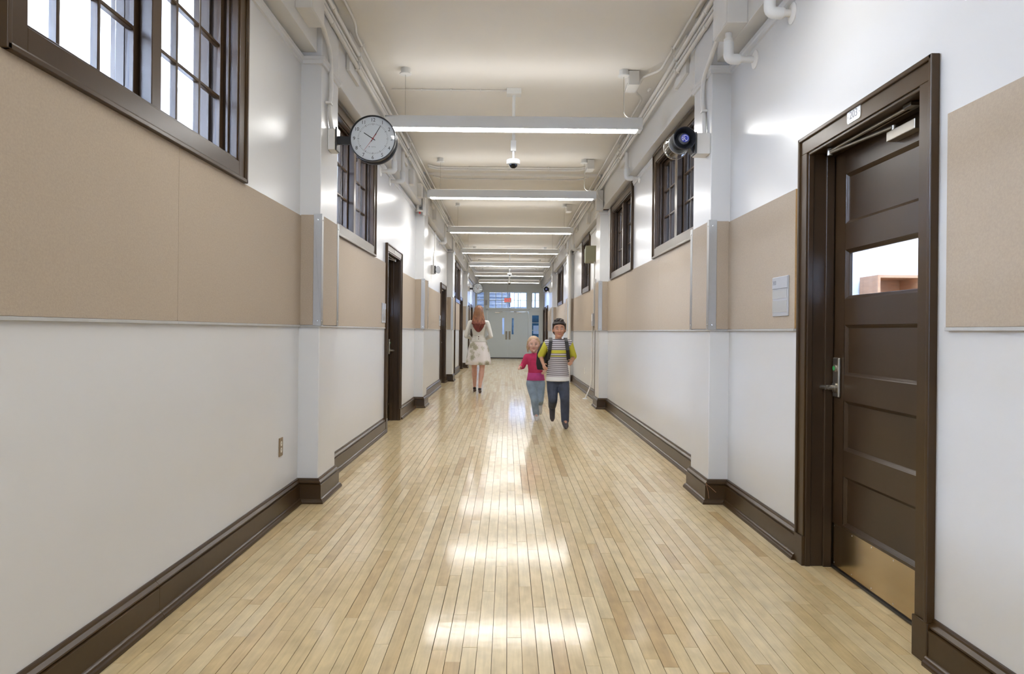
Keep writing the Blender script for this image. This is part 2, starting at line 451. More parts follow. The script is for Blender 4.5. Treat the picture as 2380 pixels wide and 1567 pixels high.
# ------------------------------------------------------------------ tackboard band
panL = [(-3.0, 0.68), (0.68, 3.12), (3.12, 4.97), (5.45, 8.395), (9.675, 11.12), (11.6, 13.4), (13.4, 15.26), (16.54, 16.95), (17.43, 18.2),
        (19.5, 21.3), (22.6, 23.1), (23.58, 25.35), (26.65, 27.7), (29.0, 31.6)]
panR = [(-3.0, 0.11), (0.11, 2.545), (3.885, 5.07), (5.55, 7.4), (7.4, 9.4), (9.4, 11.2), (11.68, 14.1), (14.1, 17.1), (17.58, 20.2), (20.2, 23.2), (23.68, 27.9), (29.2, 30.05)]
TH = 0.012
for w, T, PF, pans, PILS in ((wl, TL, PLX - XL, panL, PIL_L), (wr, TR, XR - PRX, panR, PIL_R)):
    for a, b in pans:
        p = MB(T).box(0, TH, a + 0.001, b - 0.001, PZ0, PZ1).build('tackboard_panel', TAN, w, bevel=0.001, seg=1)
        for e0, e1 in ((a, a + 0.001), (b - 0.001, b)):
            if (w is wr and abs(e1 - 3.886) < 0.01) or (w is wl and abs(e1 - 9.676) < 0.01):
                MB(T).box(0.0005, TH - 0.0005, e0 - 0.0015, e1, PZ0, PZ1).build('raw_edge', TANEDGE, p)
    for a, b in PILS:
        MB(T).box(TH, PF + TH, a - TH, a, PZ0, PZ1 + 0.005).build('tackboard_panel', TAN, w, bevel=0.001, seg=1)
        MB(T).box(PF, PF + TH, a, b, PZ0, PZ1 + 0.005).build('tackboard_panel', TAN, w, bevel=0.001, seg=1)
        MB(T).box(TH, PF + TH, b, b + TH, PZ0, PZ1 + 0.005).build('tackboard_panel', TAN, w, bevel=0.001, seg=1)
        for yc, sg in ((a - TH, 1), (b + TH, -1)):
            d1 = PF + TH + 0.003; y1 = yc - sg * 0.003
            ya, yb = sorted((y1, yc + sg * 0.048))
            g = MB(T)
            g.box(PF + TH, d1, ya, yb, PZ0 - 0.004, PZ1 + 0.012)
            ya, yb = sorted((y1, yc))
            g.box(PF + TH - 0.055, d1, ya, yb, PZ0 - 0.004, PZ1 + 0.012)
            go = g.build('corner_guard', ALU, w, bevel=0.0015)
            sc = MB(T)
            for z in (PZ0 + 0.03, PZ1 - 0.03):
                sc.lathe((PF + TH - 0.025, y1, z), (0, -sg, 0), [(0, 0.006), (0.002, 0.005), (0.003, 0.001)], 10)
                sc.lathe((d1, yc + sg * 0.02, z), (1, 0, 0), [(0, 0.006), (0.002, 0.005), (0.003, 0.001)], 10)
            sc.build('screw', CHROME, go)
    for a, b in pans:
        if a < 0.1 and b < 0.2: continue
        MB(T).box(0, TH + 0.004, a, b - (0.006 if b in (5.07,) else 0), PZ0 - 0.013, PZ0 - 0.0008).build('edge_trim', GREYTRIM, w, bevel=0.001, seg=1)
    for a, b in PILS:
        MB(T).box(0, PF + TH + 0.004, a - TH - 0.004, b + TH + 0.004, PZ0 - 0.013, PZ0 - 0.005).build('edge_trim', GREYTRIM, w, bevel=0.001, seg=1)

# ------------------------------------------------------------------ baseboards
BASE = [(-0.004, 0), (-0.004, 0.172), (0.007, 0.172), (0.011, 0.166), (0.012, 0.158), (0.020, 0.150), (0.024, 0.146), (0.024, 0.140), (0.017, 0.136), (0.017, 0.133),
        (0.028, 0.129), (0.028, 0.036), (0.033, 0.034), (0.038, 0.030), (0.041, 0.022), (0.046, 0.016), (0.048, 0.009), (0.048, 0)]
def base_side(name, X0, PX, pils, cuts, side, label):
    root = empty(name, (X0, 12.8, 0), label, 'baseboard', kind='structure')
    for a, b in cuts:
        MB().sweep(wall_path(X0, PX, pils, a, b), BASE, side).build('baseboard_run', BROWN, root)
    return root
cutsL = [(YB, 2.95), (2.952, DOOR_L[0])]
for i, y in enumerate(DOOR_L):
    cutsL.append((y + DW, DOOR_L[i + 1] if i + 1 < len(DOOR_L) else YE))
cutsR = [(YB, DOOR_R[0]), (DOOR_R[0] + DW, 8.3), (8.302, 14.0), (14.002, DOOR_R[1]), (DOOR_R[1] + DW, DOOR_R[2]), (DOOR_R[2] + DW, YE)]
base_side('baseboard_left', XL, PLX, PIL_L, cutsL, 1, 'dark brown moulded baseboard along the left wall')
base_side('baseboard_right', XR, PRX, PIL_R, cutsR, -1, 'dark brown moulded baseboard along the right wall')

# ------------------------------------------------------------------ windows (sash > pane, muntin)
def sash(root, T, y0, y1, z0, z1, d):
    st, rl = 0.042, 0.05
    m = MB(T)
    m.box(d, d + 0.038, y0, y0 + st, z0, z1); m.box(d, d + 0.038, y1 - st, y1, z0, z1)
    m.box(d, d + 0.038, y0 + st, y1 - st, z0, z0 + rl); m.box(d, d + 0.038, y0 + st, y1 - st, z1 - rl, z1)
    s = m.build('sash', BROWND, root, bevel=0.003, seg=1)
    a, b, c, e = y0 + st, y1 - st, z0 + rl, z1 - rl
    mu = 0.018
    ny = 3 if (b - a) > 0.5 else 2
    for i in range(1, ny):
        yc = a + (b - a) * i / ny
        MB(T).box(d + 0.004, d + 0.036, yc - mu / 2, yc + mu / 2, c, e).build('muntin', BROWND, s, bevel=0.003, seg=1)
    for j in range(1, 3):
        zc = c + (e - c) * j / 3
        MB(T).box(d + 0.005, d + 0.034, a, b, zc - mu / 2, zc + mu / 2).build('muntin', BROWND, s, bevel=0.003, seg=1)
    for i in range(ny):
        for j in range(3):
            ya, yb = a + (b - a) * i / ny, a + (b - a) * (i + 1) / ny
            za, zb = c + (e - c) * j / 3, c + (e - c) * (j + 1) / 3
            MB(T).box(d + 0.015, d + 0.019, ya, yb, za, zb).build('pane', GLASS, s)
def make_window(name, T, y0, y1, label, z0=WZ0, z1=WZ1):
    root = empty(name, T((0, (y0 + y1) / 2, z0)), label, 'window', kind='structure')
    cw, t = 0.10, 0.022
    for nm, (a, b, c, e) in (('casing_side', (y0, y0 + cw, z0, z1)), ('casing_side', (y1 - cw, y1, z0, z1)),
                             ('casing_head', (y0 + cw, y1 - cw, z1 - cw, z1)), ('casing_sill', (y0 + cw, y1 - cw, z0, z0 + cw))):
        MB(T).box(0, t, a, b, c, e).build(nm, BROWN, root, bevel=0.002, seg=1)
    bb = MB(T)                                   # back band round the outside
    w = 0.018
    for (a, b, c, e) in ((y0 - 0.001, y0 + w, z0 - 0.001, z1 + 0.001), (y1 - w, y1 + 0.001, z0 - 0.001, z1 + 0.001), (y0, y1, z1 - w, z1 + 0.001), (y0, y1, z0 - 0.001, z0 + w)):
        bb.box(0, t + 0.012, a, b, c, e)
    for (a, b, c, e) in ((y0 + w, y0 + w + 0.006, z0 + w, z1 - w), (y1 - w - 0.006, y1 - w, z0 + w, z1 - w), (y0 + w, y1 - w, z1 - w - 0.006, z1 - w), (y0 + w, y1 - w, z0 + w, z0 + w + 0.006)):
        bb.box(t, t + 0.006, a, b, c, e)
    bb.build('back_band', BROWN, root, bevel=0.003, seg=2)
    j = MB(T)                                    # jamb lining and stop beads
    a, b, c, e = y0 + cw, y1 - cw, z0 + cw, z1 - cw
    for dd0, dd1, k in ((-0.2, 0.0, 0.0), (-0.02, 0.012, 0.012), (-0.05, -0.035, 0.016), (-0.19, -0.135, 0.024)):
        kk = k + 0.016
        j.box(dd0, dd1, a - 0.016, a + kk - 0.016 + 0.001, c - 0.016, e + 0.016); j.box(dd0, dd1, b - kk + 0.016 - 0.001, b + 0.016, c - 0.016, e + 0.016)
        j.box(dd0, dd1, a, b, e - kk + 0.016 - 0.001, e + 0.016); j.box(dd0, dd1, a, b, c - 0.016, c + kk - 0.016 + 0.001)
    j.build('jamb', BROWND, root, bevel=0.002, seg=1)
    mid = (a + b) / 2
    if y1 - y0 > 1.5:
        mm = MB(T)
        mm.box(-0.19, -0.015, mid - 0.028, mid + 0.028, c, e); mm.box(-0.06, -0.008, mid - 0.04, mid + 0.04, c, e); mm.box(-0.16, -0.12, mid - 0.045, mid + 0.045, c, e)
        mm.build('mullion', BROWND, root, bevel=0.003, seg=1)
        sash(root, T, a + 0.004, mid - 0.03, c + 0.003, e - 0.003, -0.105)
        sash(root, T, mid + 0.03, b - 0.004, c + 0.003, e - 0.003, -0.105)
    else:
        sash(root, T, a + 0.004, b - 0.004, c + 0.003, e - 0.003, -0.105)
    return root
make_window('window_1', TL, *WIN_L[0], 'large dark brown paned window nearest on the left wall')
make_window('window_2', TL, *WIN_L[1], 'dark brown paned window behind the round clock')
make_window('window_3', TL, *WIN_L[2], 'far small-looking brown window between two doors on the left wall')
make_window('window_4', TR, *WIN_R[0], 'dark brown paned window behind the black alarm horn')
make_window('window_5', TR, *WIN_R[1], 'brown paned window second along the right wall')
make_window('window_6', TR, *WIN_R[2], 'narrow brown window partly hidden by the olive speaker box')
make_window('window_7', TR, *WIN_R[3], 'farthest brown window on the right wall')

# ------------------------------------------------------------------ panelled doors
PAN = [(1.785, 2.036), (1.402, 1.65), (1.013, 1.268), (0.632, 0.882), (0.249, 0.499)]
def make_door(name, T, y0, label, hinge_near=True, number=None, closer=True, FACE=None):
    """y0: near outer edge of the casing.  d<0 goes into the wall."""
    root = empty(name, T((0, y0 + DW / 2, 0)), label, 'door', kind='structure')
    y1 = y0 + DW; cw, t = 0.09, 0.024
    top = DZ
    for a, b in ((y0, y0 + cw), (y1 - cw, y1)):
        MB(T).box(0, t, a, b, 0.155, top - cw).build('casing_side', BROWN, root, bevel=0.002, seg=1)
        MB(T).box(0, t + 0.008, a - (0.004 if a == y0 else 0.006), b + 0.004, 0.0, 0.155).build('plinth_block', BROWN, root, bevel=0.003)
    hd = MB(T).box(0, t, y0, y1, top - cw, top).build('casing_head', BROWN, root, bevel=0.002, seg=1)
    bb = MB(T)
    for (a, b, c, e) in ((y0 - 0.001, y0 + 0.019, 0.155, top + 0.001), (y1 - 0.019, y1 + 0.001, 0.155, top + 0.001), (y0, y1, top - 0.019, top + 0.001)):
        bb.box(0, t + 0.010, a, b, c, e)
    bb.build('back_band', BROWN, root, bevel=0.004, seg=2)
    a, b, e = y0 + cw, y1 - cw, top - cw
    j = MB(T)
    j.box(-0.2, 0.002, a - 0.02, a + 0.006, 0, e + 0.02); j.box(-0.2, 0.002, b - 0.006, b + 0.02, 0, e + 0.02); j.box(-0.2, 0.002, a, b, e - 0.006, e + 0.02)
    for dd0, dd1, k in ((-0.012, 0.016, 0.014), (-0.118, -0.075, 0.022)):
        j.box(dd0, dd1, a, a + k, 0, e); j.box(dd0, dd1, b - k, b, 0, e); j.box(dd0, dd1, a, b, e - k, e)
    j.build('jamb', BROWND, root, bevel=0.003, seg=1)
    # slab : stiles and rails in one frame, five openings (second is glazed)
    sa, sb, df, dk = a + 0.010, b - 0.010, -0.125, -0.165
    ztop = e - 0.012
    s = MB(T); st = 0.115
    s.box(dk, df, sa, sa + st, 0.012, ztop); s.box(dk, df, sb - st, sb, 0.012, ztop)
    zc = 0.012
    for p0, p1 in sorted(PAN):
        s.box(dk, df, sa + st, sb - st, zc, p0); zc = p1
    s.box(dk, df, sa + st, sb - st, zc, ztop)
    slab = s.build('door_leaf', BROWND, root, bevel=0.0015, seg=1)
    for i, (p0, p1) in enumerate(PAN):
        m = MB(T); q = 0.016
        A, B = sa + st, sb - st                                   # sloped moulding round the panel
        rg = [[(d_, A + o_, p0 + o_), (d_, B - o_, p0 + o_), (d_, B - o_, p1 - o_), (d_, A + o_, p1 - o_)] for d_, o_ in ((df - 0.002, 0), (df - 0.004, 0.003), (df - 0.007, 0.006), (df - 0.013, q - 0.003), (df - 0.0165, q), (df - 0.030, q), (df - 0.030, 0))]
        m.ring(rg, False, False, closed=True)
        m.build('panel_bead', BROWND, slab)
        if i == 1: MB(T).box(dk + 0.016, dk + 0.021, sa + st, sb - st, p0, p1).build('pane', GLASS, slab)
        else: MB(T).box(dk + 0.008, df - 0.016, sa + st - 0.005, sb - st + 0.005, p0 - 0.005, p1 + 0.005).build('door_panel', BROWND, slab)
    kp = MB(T).box(df, df + 0.002, sa + 0.012, sb - 0.012, 0.02, 0.235).build('kick_plate', BRASS, slab)
    sc = MB(T)
    for z in (0.032, 0.223):
        for k in range(6): sc.lathe((df + 0.002, sa + 0.03 + (sb - sa - 0.06) * k / 5, z), (1, 0, 0), [(0, 0.004), (0.001, 0.003)], 8)
    sc.build('screw', CHROME, kp)
    MB(T).box(dk, df + 0.01, sa, sb, 0.004, 0.014).build('door_sweep', BLACK, slab)
    # lock set on the far edge (hinges on the near side)
    ly = sb - 0.055 if hinge_near else sa + 0.055
    sg = 1 if hinge_near else -1
    ls = empty('lockset', T((df, ly, 0.9)), parent=root)
    MB(T).box(df, df + 0.016, ly - 0.032, ly + 0.032, 0.895, 1.10).build('escutcheon', STEEL, ls, bevel=0.006, seg=3)
    lv = MB(T).lathe((df + 0.016, ly, 0.945), (1, 0, 0), [(0, 0.026), (0.008, 0.026), (0.010, 0.014), (0.05, 0.012)], 20)
    lv.bend([(df + 0.055, ly - sg * 0.012, 0.945), (df + 0.06, ly + sg * 0.03, 0.946), (df + 0.062, ly + sg * 0.095, 0.94)], 0.0105, 0.02, 10)
    lv.build('lever', STEEL, ls)
    kc = MB(T).lathe((df + 0.016, ly, 1.045), (1, 0, 0), [(0, 0.019), (0.006, 0.019), (0.008, 0.015)], 20).build('cylinder', STEEL, ls)
    MB(T).lathe((df + 0.024, ly, 1.045), (1, 0, 0), [(0, 0.012), (0.0015, 0.012)], 16).build('indicator', GREEND, ls)
    hy = sa if hinge_near else sb
    hg = MB(T)
    for z in (0.3, 1.05, 1.85): hg.tube([(df + 0.004, hy, z - 0.05), (df + 0.004, hy, z + 0.05)], 0.008, 10)
    hg.build('hinge', STEEL, root)
    if closer:
        c = empty('door_closer', T((df, a + 0.45, 2.07)), parent=root)
        q0, q1 = (sa + 0.20, sa + 0.42) if hinge_near else (sb - 0.42, sb - 0.20)
        MB(T).box(df, df + 0.045, q0, q1, 2.075, 2.118).build('closer_body', STEEL, c, bevel=0.003)
        yp = q1 - 0.04 if hinge_near else q0 + 0.04
        ar = MB(T)
        ex = sb - 0.12 if hinge_near else sa + 0.12
        ar.tube([(df + 0.03, yp, 2.135), (df + 0.085, ex, 2.145)], 0.009, 8)
        ar.tube([(df + 0.085, ex, 2.152), (-0.05, q0 - 0.02 if hinge_near else q1 + 0.02, 2.158)], 0.008, 8)
        ar.lathe((df + 0.085, ex, 2.13), (0, 0, 1), [(0, 0.013), (0.035, 0.013)], 12)
        ar.lathe((df + 0.03, yp, 2.118), (0, 0, 1), [(0, 0.012), (0.02, 0.012)], 12)
        ar.box(-0.075, -0.03, (q0 - 0.06) if hinge_near else q1, q0 if hinge_near else q1 + 0.06, 2.15, 2.165)
        ar.build('closer_arm', STEEL, c)
    yn, zn = y0 + DW / 2, top - cw / 2 + 0.004
    if number:
        rp = [(yn + sx * 0.048 + math.cos(a_) * 0.014, zn + sz * 0.019 + math.sin(a_) * 0.014) for sx, sz, a0_ in ((1, 1, 0), (-1, 1, PI / 2), (-1, -1, PI), (1, -1, 1.5 * PI)) for a_ in [a0_ + PI / 2 * k_ / 4 for k_ in range(5)]]
        npl = MB(T).prism(rp, lambda p: (t, p[0], p[1]), lambda p: (t + 0.003, p[0], p[1])).build('number_plate', WPLAST, root)
        text('number', number, 0.05, T((t + 0.0032, yn, zn)), FACE, INKGREY, npl, 0.0006)
        sc = MB(T)
        for q in (-0.053, 0.053): sc.lathe((t + 0.003, yn + q, zn - 0.002), (1, 0, 0), [(0, 0.003), (0.0012, 0.002)], 8)
        sc.build('screw', INKGREY, npl)
    else:
        MB(T).lathe((t, yn, zn), (1, 0, 0), [(0, 0.02), (0.003, 0.02), (0.004, 0.016)], 20).build('number_plate', WPLAST, root)
    return root
d1 = make_door('door_1', TR, DOOR_R[0], 'dark brown panelled classroom door 203 with glass light and kick plate', True, '203', True, FACE_R)
d2 = make_door('door_2', TL, DOOR_L[0], 'dark brown door nearest on the left wall beyond the clock')
labs = ['dark brown panelled left door beside the second pilaster', 'dark brown left door just past the third pilaster', 'dark brown left door under the far end of the small window',
        'dark brown left door just past the fourth pilaster', 'farthest dark brown door on the left wall']
for i, y in enumerate(DOOR_L[1:]):
    c = copy_tree(d2); c.name = 'door_%d' % (3 + i); c.location.y = y + DW / 2; c['label'] = labs[i]
d8 = make_door('door_8', TR, DOOR_R[1], 'far dark brown right door behind the running boy')
c = copy_tree(d8); c.name = 'door_9'; c.location.y = DOOR_R[2] + DW / 2; c['label'] = 'farthest dark brown door on the right beside the end wall'

# ------------------------------------------------------------------ end wall with double doors, transom and sidelights
TE = lambda p: (p[1], YE + p[0], p[2])        # (depth, x, z)
eh = [(-0.90, 0.925, 0.0, 2.10), (-0.86, 0.87, 2.23, 2.99), (-1.415, -1.055, 2.25, 2.98), (1.06, 1.42, 2.25, 2.98), (-1.415, -1.055, 0.25, 1.97), (1.06, 1.42, 0.25, 1.97)]
m = MB(TE)
ys = sorted({XL - 0.2, XR + 0.2} | {q for h in eh for q in h[:2]})
for a, b in zip(ys, ys[1:]):
    c = (a + b) / 2; zc = 0
    for h in sorted((h for h in eh if h[0] < c < h[1]), key=lambda h: h[2]):
        if h[2] > zc: m.box(0, 0.14, a, b, zc, h[2])
        zc = h[3]
    m.box(0, 0.14, a, b, zc, CEIL)
we = m.build('wall_end', ENDW, recalc=False)
tag(we, 'pale end wall of the corridor holding the double doors', 'wall', kind='structure')
m = MB(TE)
for (a, b, c, e) in ((-0.97, -0.90, 0, 3.03), (0.925, 0.995, 0, 3.03), (-0.90, 0.925, 2.10, 2.15), (-0.97, 0.995, 2.17, 2.23), (-0.97, 0.995, 2.99, 3.05),
                     (1.42, 1.50, 0, 3.05), (-1.47, -1.415, 0, 3.05), (1.0, 1.42, 2.06, 2.13), (-1.415, -0.97, 2.06, 2.13)):
    m.box(-0.022, 0.0, a, b, c, e)
m.box(-0.05, 0, -0.96, 0.985, 2.165, 2.185)
m.build('casing', ENDW, we, bevel=0.004)
def glazed(name, x0, x1, z0, z1, nx, nz, label):
    root = empty(name, TE((0, (x0 + x1) / 2, z0)), label, 'window', kind='structure')
    f = MB(TE); t = 0.03
    for (a, b, c, e) in ((x0, x0 + t, z0, z1), (x1 - t, x1, z0, z1), (x0 + t, x1 - t, z0, z0 + t), (x0 + t, x1 - t, z1 - t, z1)): f.box(0.01, 0.06, a, b, c, e)
    f.build('frame', ENDW, root, bevel=0.003, seg=1)
    a0, a1, c0, c1 = x0 + t, x1 - t, z0 + t, z1 - t
    for i in range(1, nx):
        q = a0 + (a1 - a0) * i / nx; MB(TE).box(0.015, 0.055, q - 0.013, q + 0.013, c0, c1).build('muntin', ENDW, root, bevel=0.003, seg=1)
    for j in range(1, nz):
        q = c0 + (c1 - c0) * j / nz; MB(TE).box(0.018, 0.052, a0, a1, q - 0.011, q + 0.011).build('muntin', ENDW, root, bevel=0.003, seg=1)
    for i in range(nx):
        for j in range(nz):
            MB(TE).box(0.033, 0.037, a0 + (a1 - a0) * i / nx, a0 + (a1 - a0) * (i + 1) / nx, c0 + (c1 - c0) * j / nz, c0 + (c1 - c0) * (j + 1) / nz).build('pane', GLASS, root)
glazed('window_8', -0.86, 0.87, 2.23, 2.99, 6, 2, 'wide twelve-pane transom above the white double doors')
glazed('window_9', -1.415, -1.055, 2.25, 2.98, 1, 2, 'small two-pane transom left of the double doors')
glazed('window_10', 1.06, 1.42, 2.25, 2.98, 2, 2, 'small transom right of the double doors')
glazed('window_11', -1.415, -1.055, 0.25, 1.97, 1, 5, 'tall sidelight left of the double doors behind the woman')
glazed('window_12', 1.06, 1.42, 0.25, 1.97, 1, 5, 'tall sidelight right of the double doors')
dd = empty('door_10', (0.012, YE, 0), 'pair of pale grey-green double doors at the corridor end', 'door', kind='structure')
for x0, x1, sg in ((-0.895, 0.010, -1), (0.014, 0.92, 1)):
    la, lb = (x1 - 0.255, x1 - 0.165) if sg < 0 else (x0 + 0.165, x0 + 0.255)
    z0, z1 = 1.08, 1.81
    s = MB(TE)
    s.box(0.02, 0.065, x0, la, 0.04, 2.095); s.box(0.02, 0.065, lb, x1, 0.04, 2.095); s.box(0.02, 0.065, la, lb, 0.04, z0); s.box(0.02, 0.065, la, lb, z1, 2.095)
    lf = s.build('door_leaf', ENDD, dd)
    MB(TE).box(0.04, 0.044, la, lb, z0, z1).build('pane', GLASS, lf)
    px = x1 - 0.07 if sg < 0 else x0 + 0.07
    MB(TE).box(0.014, 0.02, px - 0.045, px + 0.045, 0.845, 1.22).build('push_plate', PUSH, lf, bevel=0.002)
    cx = -0.46 if sg < 0 else 0.49
    MB(TE).box(-0.035, 0.02, cx - 0.11, cx + 0.11, 2.03, 2.075).build('closer_body', STEEL, lf, bevel=0.003)
    MB(TE).tube([(-0.02, cx - sg * 0.05, 2.085), (-0.05, cx - sg * 0.22, 2.09)], 0.008, 8).build('closer_arm', STEEL, lf)
MB(TE).box(-0.03, 0.1, -0.9, 0.925, 0.0, 0.012).build('threshold', BROWND, dd)
MB(TE).box(0.022, 0.063, -0.893, 0.918, 0.012, 0.04).build('door_sweep', BLACK, dd)
# lobby behind the end wall : open window to the sky on its far wall, slatted stair
lob = MB()
LY = 38.0
lob.box(-3.2, 3.4, YE + 0.14, LY, -0.05, 0.0); lob.box(-3.2, 3.4, YE + 0.14, LY, CEIL, CEIL + 0.05)
lob.box(-3.25, -3.2, YE + 0.14, LY, 0, CEIL); lob.box(3.4, 3.45, YE + 0.14, LY, 0, CEIL)
for a, b, c, e in ((-3.2, 0.1, 0, CEIL), (1.9, 3.4, 0, CEIL), (0.1, 1.9, 0, 0.9), (0.1, 1.9, 3.3, CEIL)): lob.box(a, b, LY, LY + 0.1, c, e)
for a, b in ((-3.2, XL), (XR, 3.4)): lob.box(a, b, YE + 0.14, YE + 0.16, 0, CEIL)
lb = lob.build('wall_lobby', ROOMW, recalc=False); tag(lb, 'pale walls of the lobby seen through the end door glass', 'wall', kind='structure')
lw = empty('window_13', (1.0, LY, 0.9), 'bright outside window of the lobby seen through the transom', 'window', kind='structure')
m = MB()
for q in (0.1, 0.55, 1.0, 1.45, 1.9): m.box(q - 0.03, q + 0.03, LY, LY + 0.06, 0.9, 3.3)
for q in (0.9, 1.7, 2.5, 3.3): m.box(0.1, 1.9, LY + 0.005, LY + 0.055, q - 0.03, q + 0.03)
m.build('frame', ENDW, lw)
for i in range(4):
    for j in range(3): MB().box(0.1 + 0.45 * i, 0.55 + 0.45 * i, LY + 0.028, LY + 0.032, 0.9 + 0.8 * j, 1.7 + 0.8 * j).build('pane', GLASS, lw)
nb = empty('notice_board', (1.0, 33.2, 0), 'teal notice board in the lobby behind the right sidelight', 'notice board')
MB().box(0.15, 1.75, 33.2, 33.23, 0.35, 2.05).build('board', paint('teal_board', (0.05, 0.16, 0.22), 0.6, var=0.3, scale=5), nb)
for a, b, c, e in ((1.2, 1.45, 1.1, 1.5), (1.1, 1.35, 0.6, 1.0), (0.6, 0.8, 1.0, 1.35)): MB().box(a, b, 33.194, 33.2, c, e).build('paper_sheet', WPLAST, nb)
for xx in (0.2, 1.7): MB().box(xx - 0.02, xx + 0.02, 33.23, 33.27, 0, 2.05).build('post', STEEL, nb)
sr = empty('stair_railing', (-1.4, 36.5, 0), 'grey slatted stair railing in the lobby behind the glass', 'railing')
for k in range(7):
    z = 2.2 + 0.2 * k
    MB().box(-3.0, -0.1, 36.5, 36.54, z, z + 0.10).build('rail', paint('rail_paint', (0.62, 0.66, 0.70), 0.5) if k == 0 else MATS['rail_paint'], sr, bevel=0.01)
for xx in (-2.9, -1.5, -0.15): MB().box(xx - 0.03, xx + 0.03, 36.54, 36.6, 0, 3.55).build('post', MATS['rail_paint'], sr, bevel=0.005)

ll = empty('added_fill_lamp', (0, 34.5, CEIL - 0.3), 'long fill lamp added in the lobby behind the transom glass', 'lamp')  # lamp added to lighten the lobby behind the glass
MB().box(-2.4, 2.6, 34.3, 34.6, CEIL - 0.12, CEIL - 0.06).build('diffuser', emitter('lobby_diffuser', (0.9, 0.95, 1.0), 3.5), ll)
MB().box(-2.42, 2.62, 34.28, 34.62, CEIL - 0.06, CEIL).build('housing', WPLAST, ll)

# ------------------------------------------------------------------ wall behind the viewpoint with a window
m = MB()
for a, b, c, e in ((XL - 0.2, -1.1, 0, CEIL), (1.2, XR + 0.2, 0, CEIL), (-1.1, 1.2, 0, 0.9), (-1.1, 1.2, 3.2, CEIL)): m.box(a, b, YB - 0.15, YB, c, e)
wb = m.build('wall_back', WALL, recalc=False); tag(wb, 'white wall closing the corridor behind the viewpoint', 'wall', kind='structure')
bw = empty('window_14', (0.05, YB, 0.9), 'tall paned window behind the viewpoint', 'window', kind='structure')
m = MB()
for q in (-1.1, -0.35, 0.45, 1.2): m.box(q - 0.04, q + 0.04, YB - 0.1, YB - 0.03, 0.9, 3.2)
for q in (0.9, 1.65, 2.4, 3.2): m.box(-1.1, 1.2, YB - 0.095, YB - 0.035, q - 0.03, q + 0.03)
m.build('frame', BROWN, bw)
for a, b in ((-1.06, -0.39), (-0.31, 0.41), (0.49, 1.16)):
    for c, e in ((0.93, 1.62), (1.68, 2.37), (2.43, 3.17)): MB().box(a, b, YB - 0.066, YB - 0.062, c, e).build('pane', GLASS, bw)

# ------------------------------------------------------------------ classrooms behind the side walls
def classroom(name, sg, X0, y0, y1, label):
    X1 = X0 + sg * 6.0
    a, b = sorted((X0, X1)); m = MB()
    m.box(a, b, y0, y1, CEIL, CEIL + 0.05); m.box(a, b, y0 - 0.05, y0, 0, CEIL); m.box(a, b, y1, y1 + 0.05, 0, CEIL)
    o0, o1 = sorted((X1, X1 + sg * 0.15))
    n = max(2, int((y1 - y0) / 2.4)); st = (y1 - y0) / n
    for i in range(n):
        w0 = y0 + st * i
        m.box(o0, o1, w0, w0 + st * 0.12, 0, CEIL); m.box(o0, o1, w0 + st * 0.88, w0 + st, 0, CEIL)
        m.box(o0, o1, w0 + st * 0.12, w0 + st * 0.88, 0, 0.8); m.box(o0, o1, w0 + st * 0.12, w0 + st * 0.88, 3.5, CEIL)
        for q in (0.37, 0.63): m.box(o0, o1, w0 + st * q - 0.03, w0 + st * q + 0.03, 0.8, 3.5)
        m.box(o0, o1, w0 + st * 0.12, w0 + st * 0.88, 2.1, 2.17)
    r = m.build(name, ROOMW, recalc=False); tag(r, label, 'wall', kind='structure')
    f = MB().box(a, b, y0, y1, -0.06, 0.0).build('floor', ROOMF, r)
    k = 0
    for i in range(max(1, int((y1 - y0) / 2.6))):
        for j in (0.3, 0.7):
            yc = y0 + (i + 0.5) * (y1 - y0) / max(1, int((y1 - y0) / 2.6)); xc = X0 + sg * 6.0 * j
            l = empty('added_fill_lamp', (xc, yc, CEIL - 0.5), 'added fill lamp standing in for daylight behind the %s windows' % ('left' if sg < 0 else 'right'), 'lamp', 'added fill lamps behind the %s windows' % ('left' if sg < 0 else 'right'))  # lamp added so the room behind the panes reads as daylit
            MB().box(xc - 0.12, xc + 0.12, yc - 0.9, yc + 0.9, CEIL - 0.5, CEIL - 0.46).build('diffuser', RFILL if sg > 0 else RFILL_L, l)
            mm = MB()
            for q in (-0.7, 0.7): mm.tube([(xc, yc + q, CEIL - 0.46), (xc, yc + q, CEIL)], 0.006, 6)
            mm.build('rod', WPLAST, l)
    return r
classroom('wall_classroom_left', -1, XL - 0.2, -1.5, 8.2, 'pale classroom behind the near left windows')
classroom('wall_classroom_far_left', -1, XL - 0.2, 18.0, 24.0, 'pale classroom behind the far left window')
classroom('wall_classroom_right', 1, XR + 0.2, 1.0, 8.2, 'pale classroom behind door 203')
classroom('wall_classroom_middle_right', 1, XR + 0.2, 8.4, 15.6, 'pale classroom behind the middle right windows')
classroom('wall_classroom_far_right', 1, XR + 0.2, 19.0, 24.0, 'pale classroom behind the far right window')
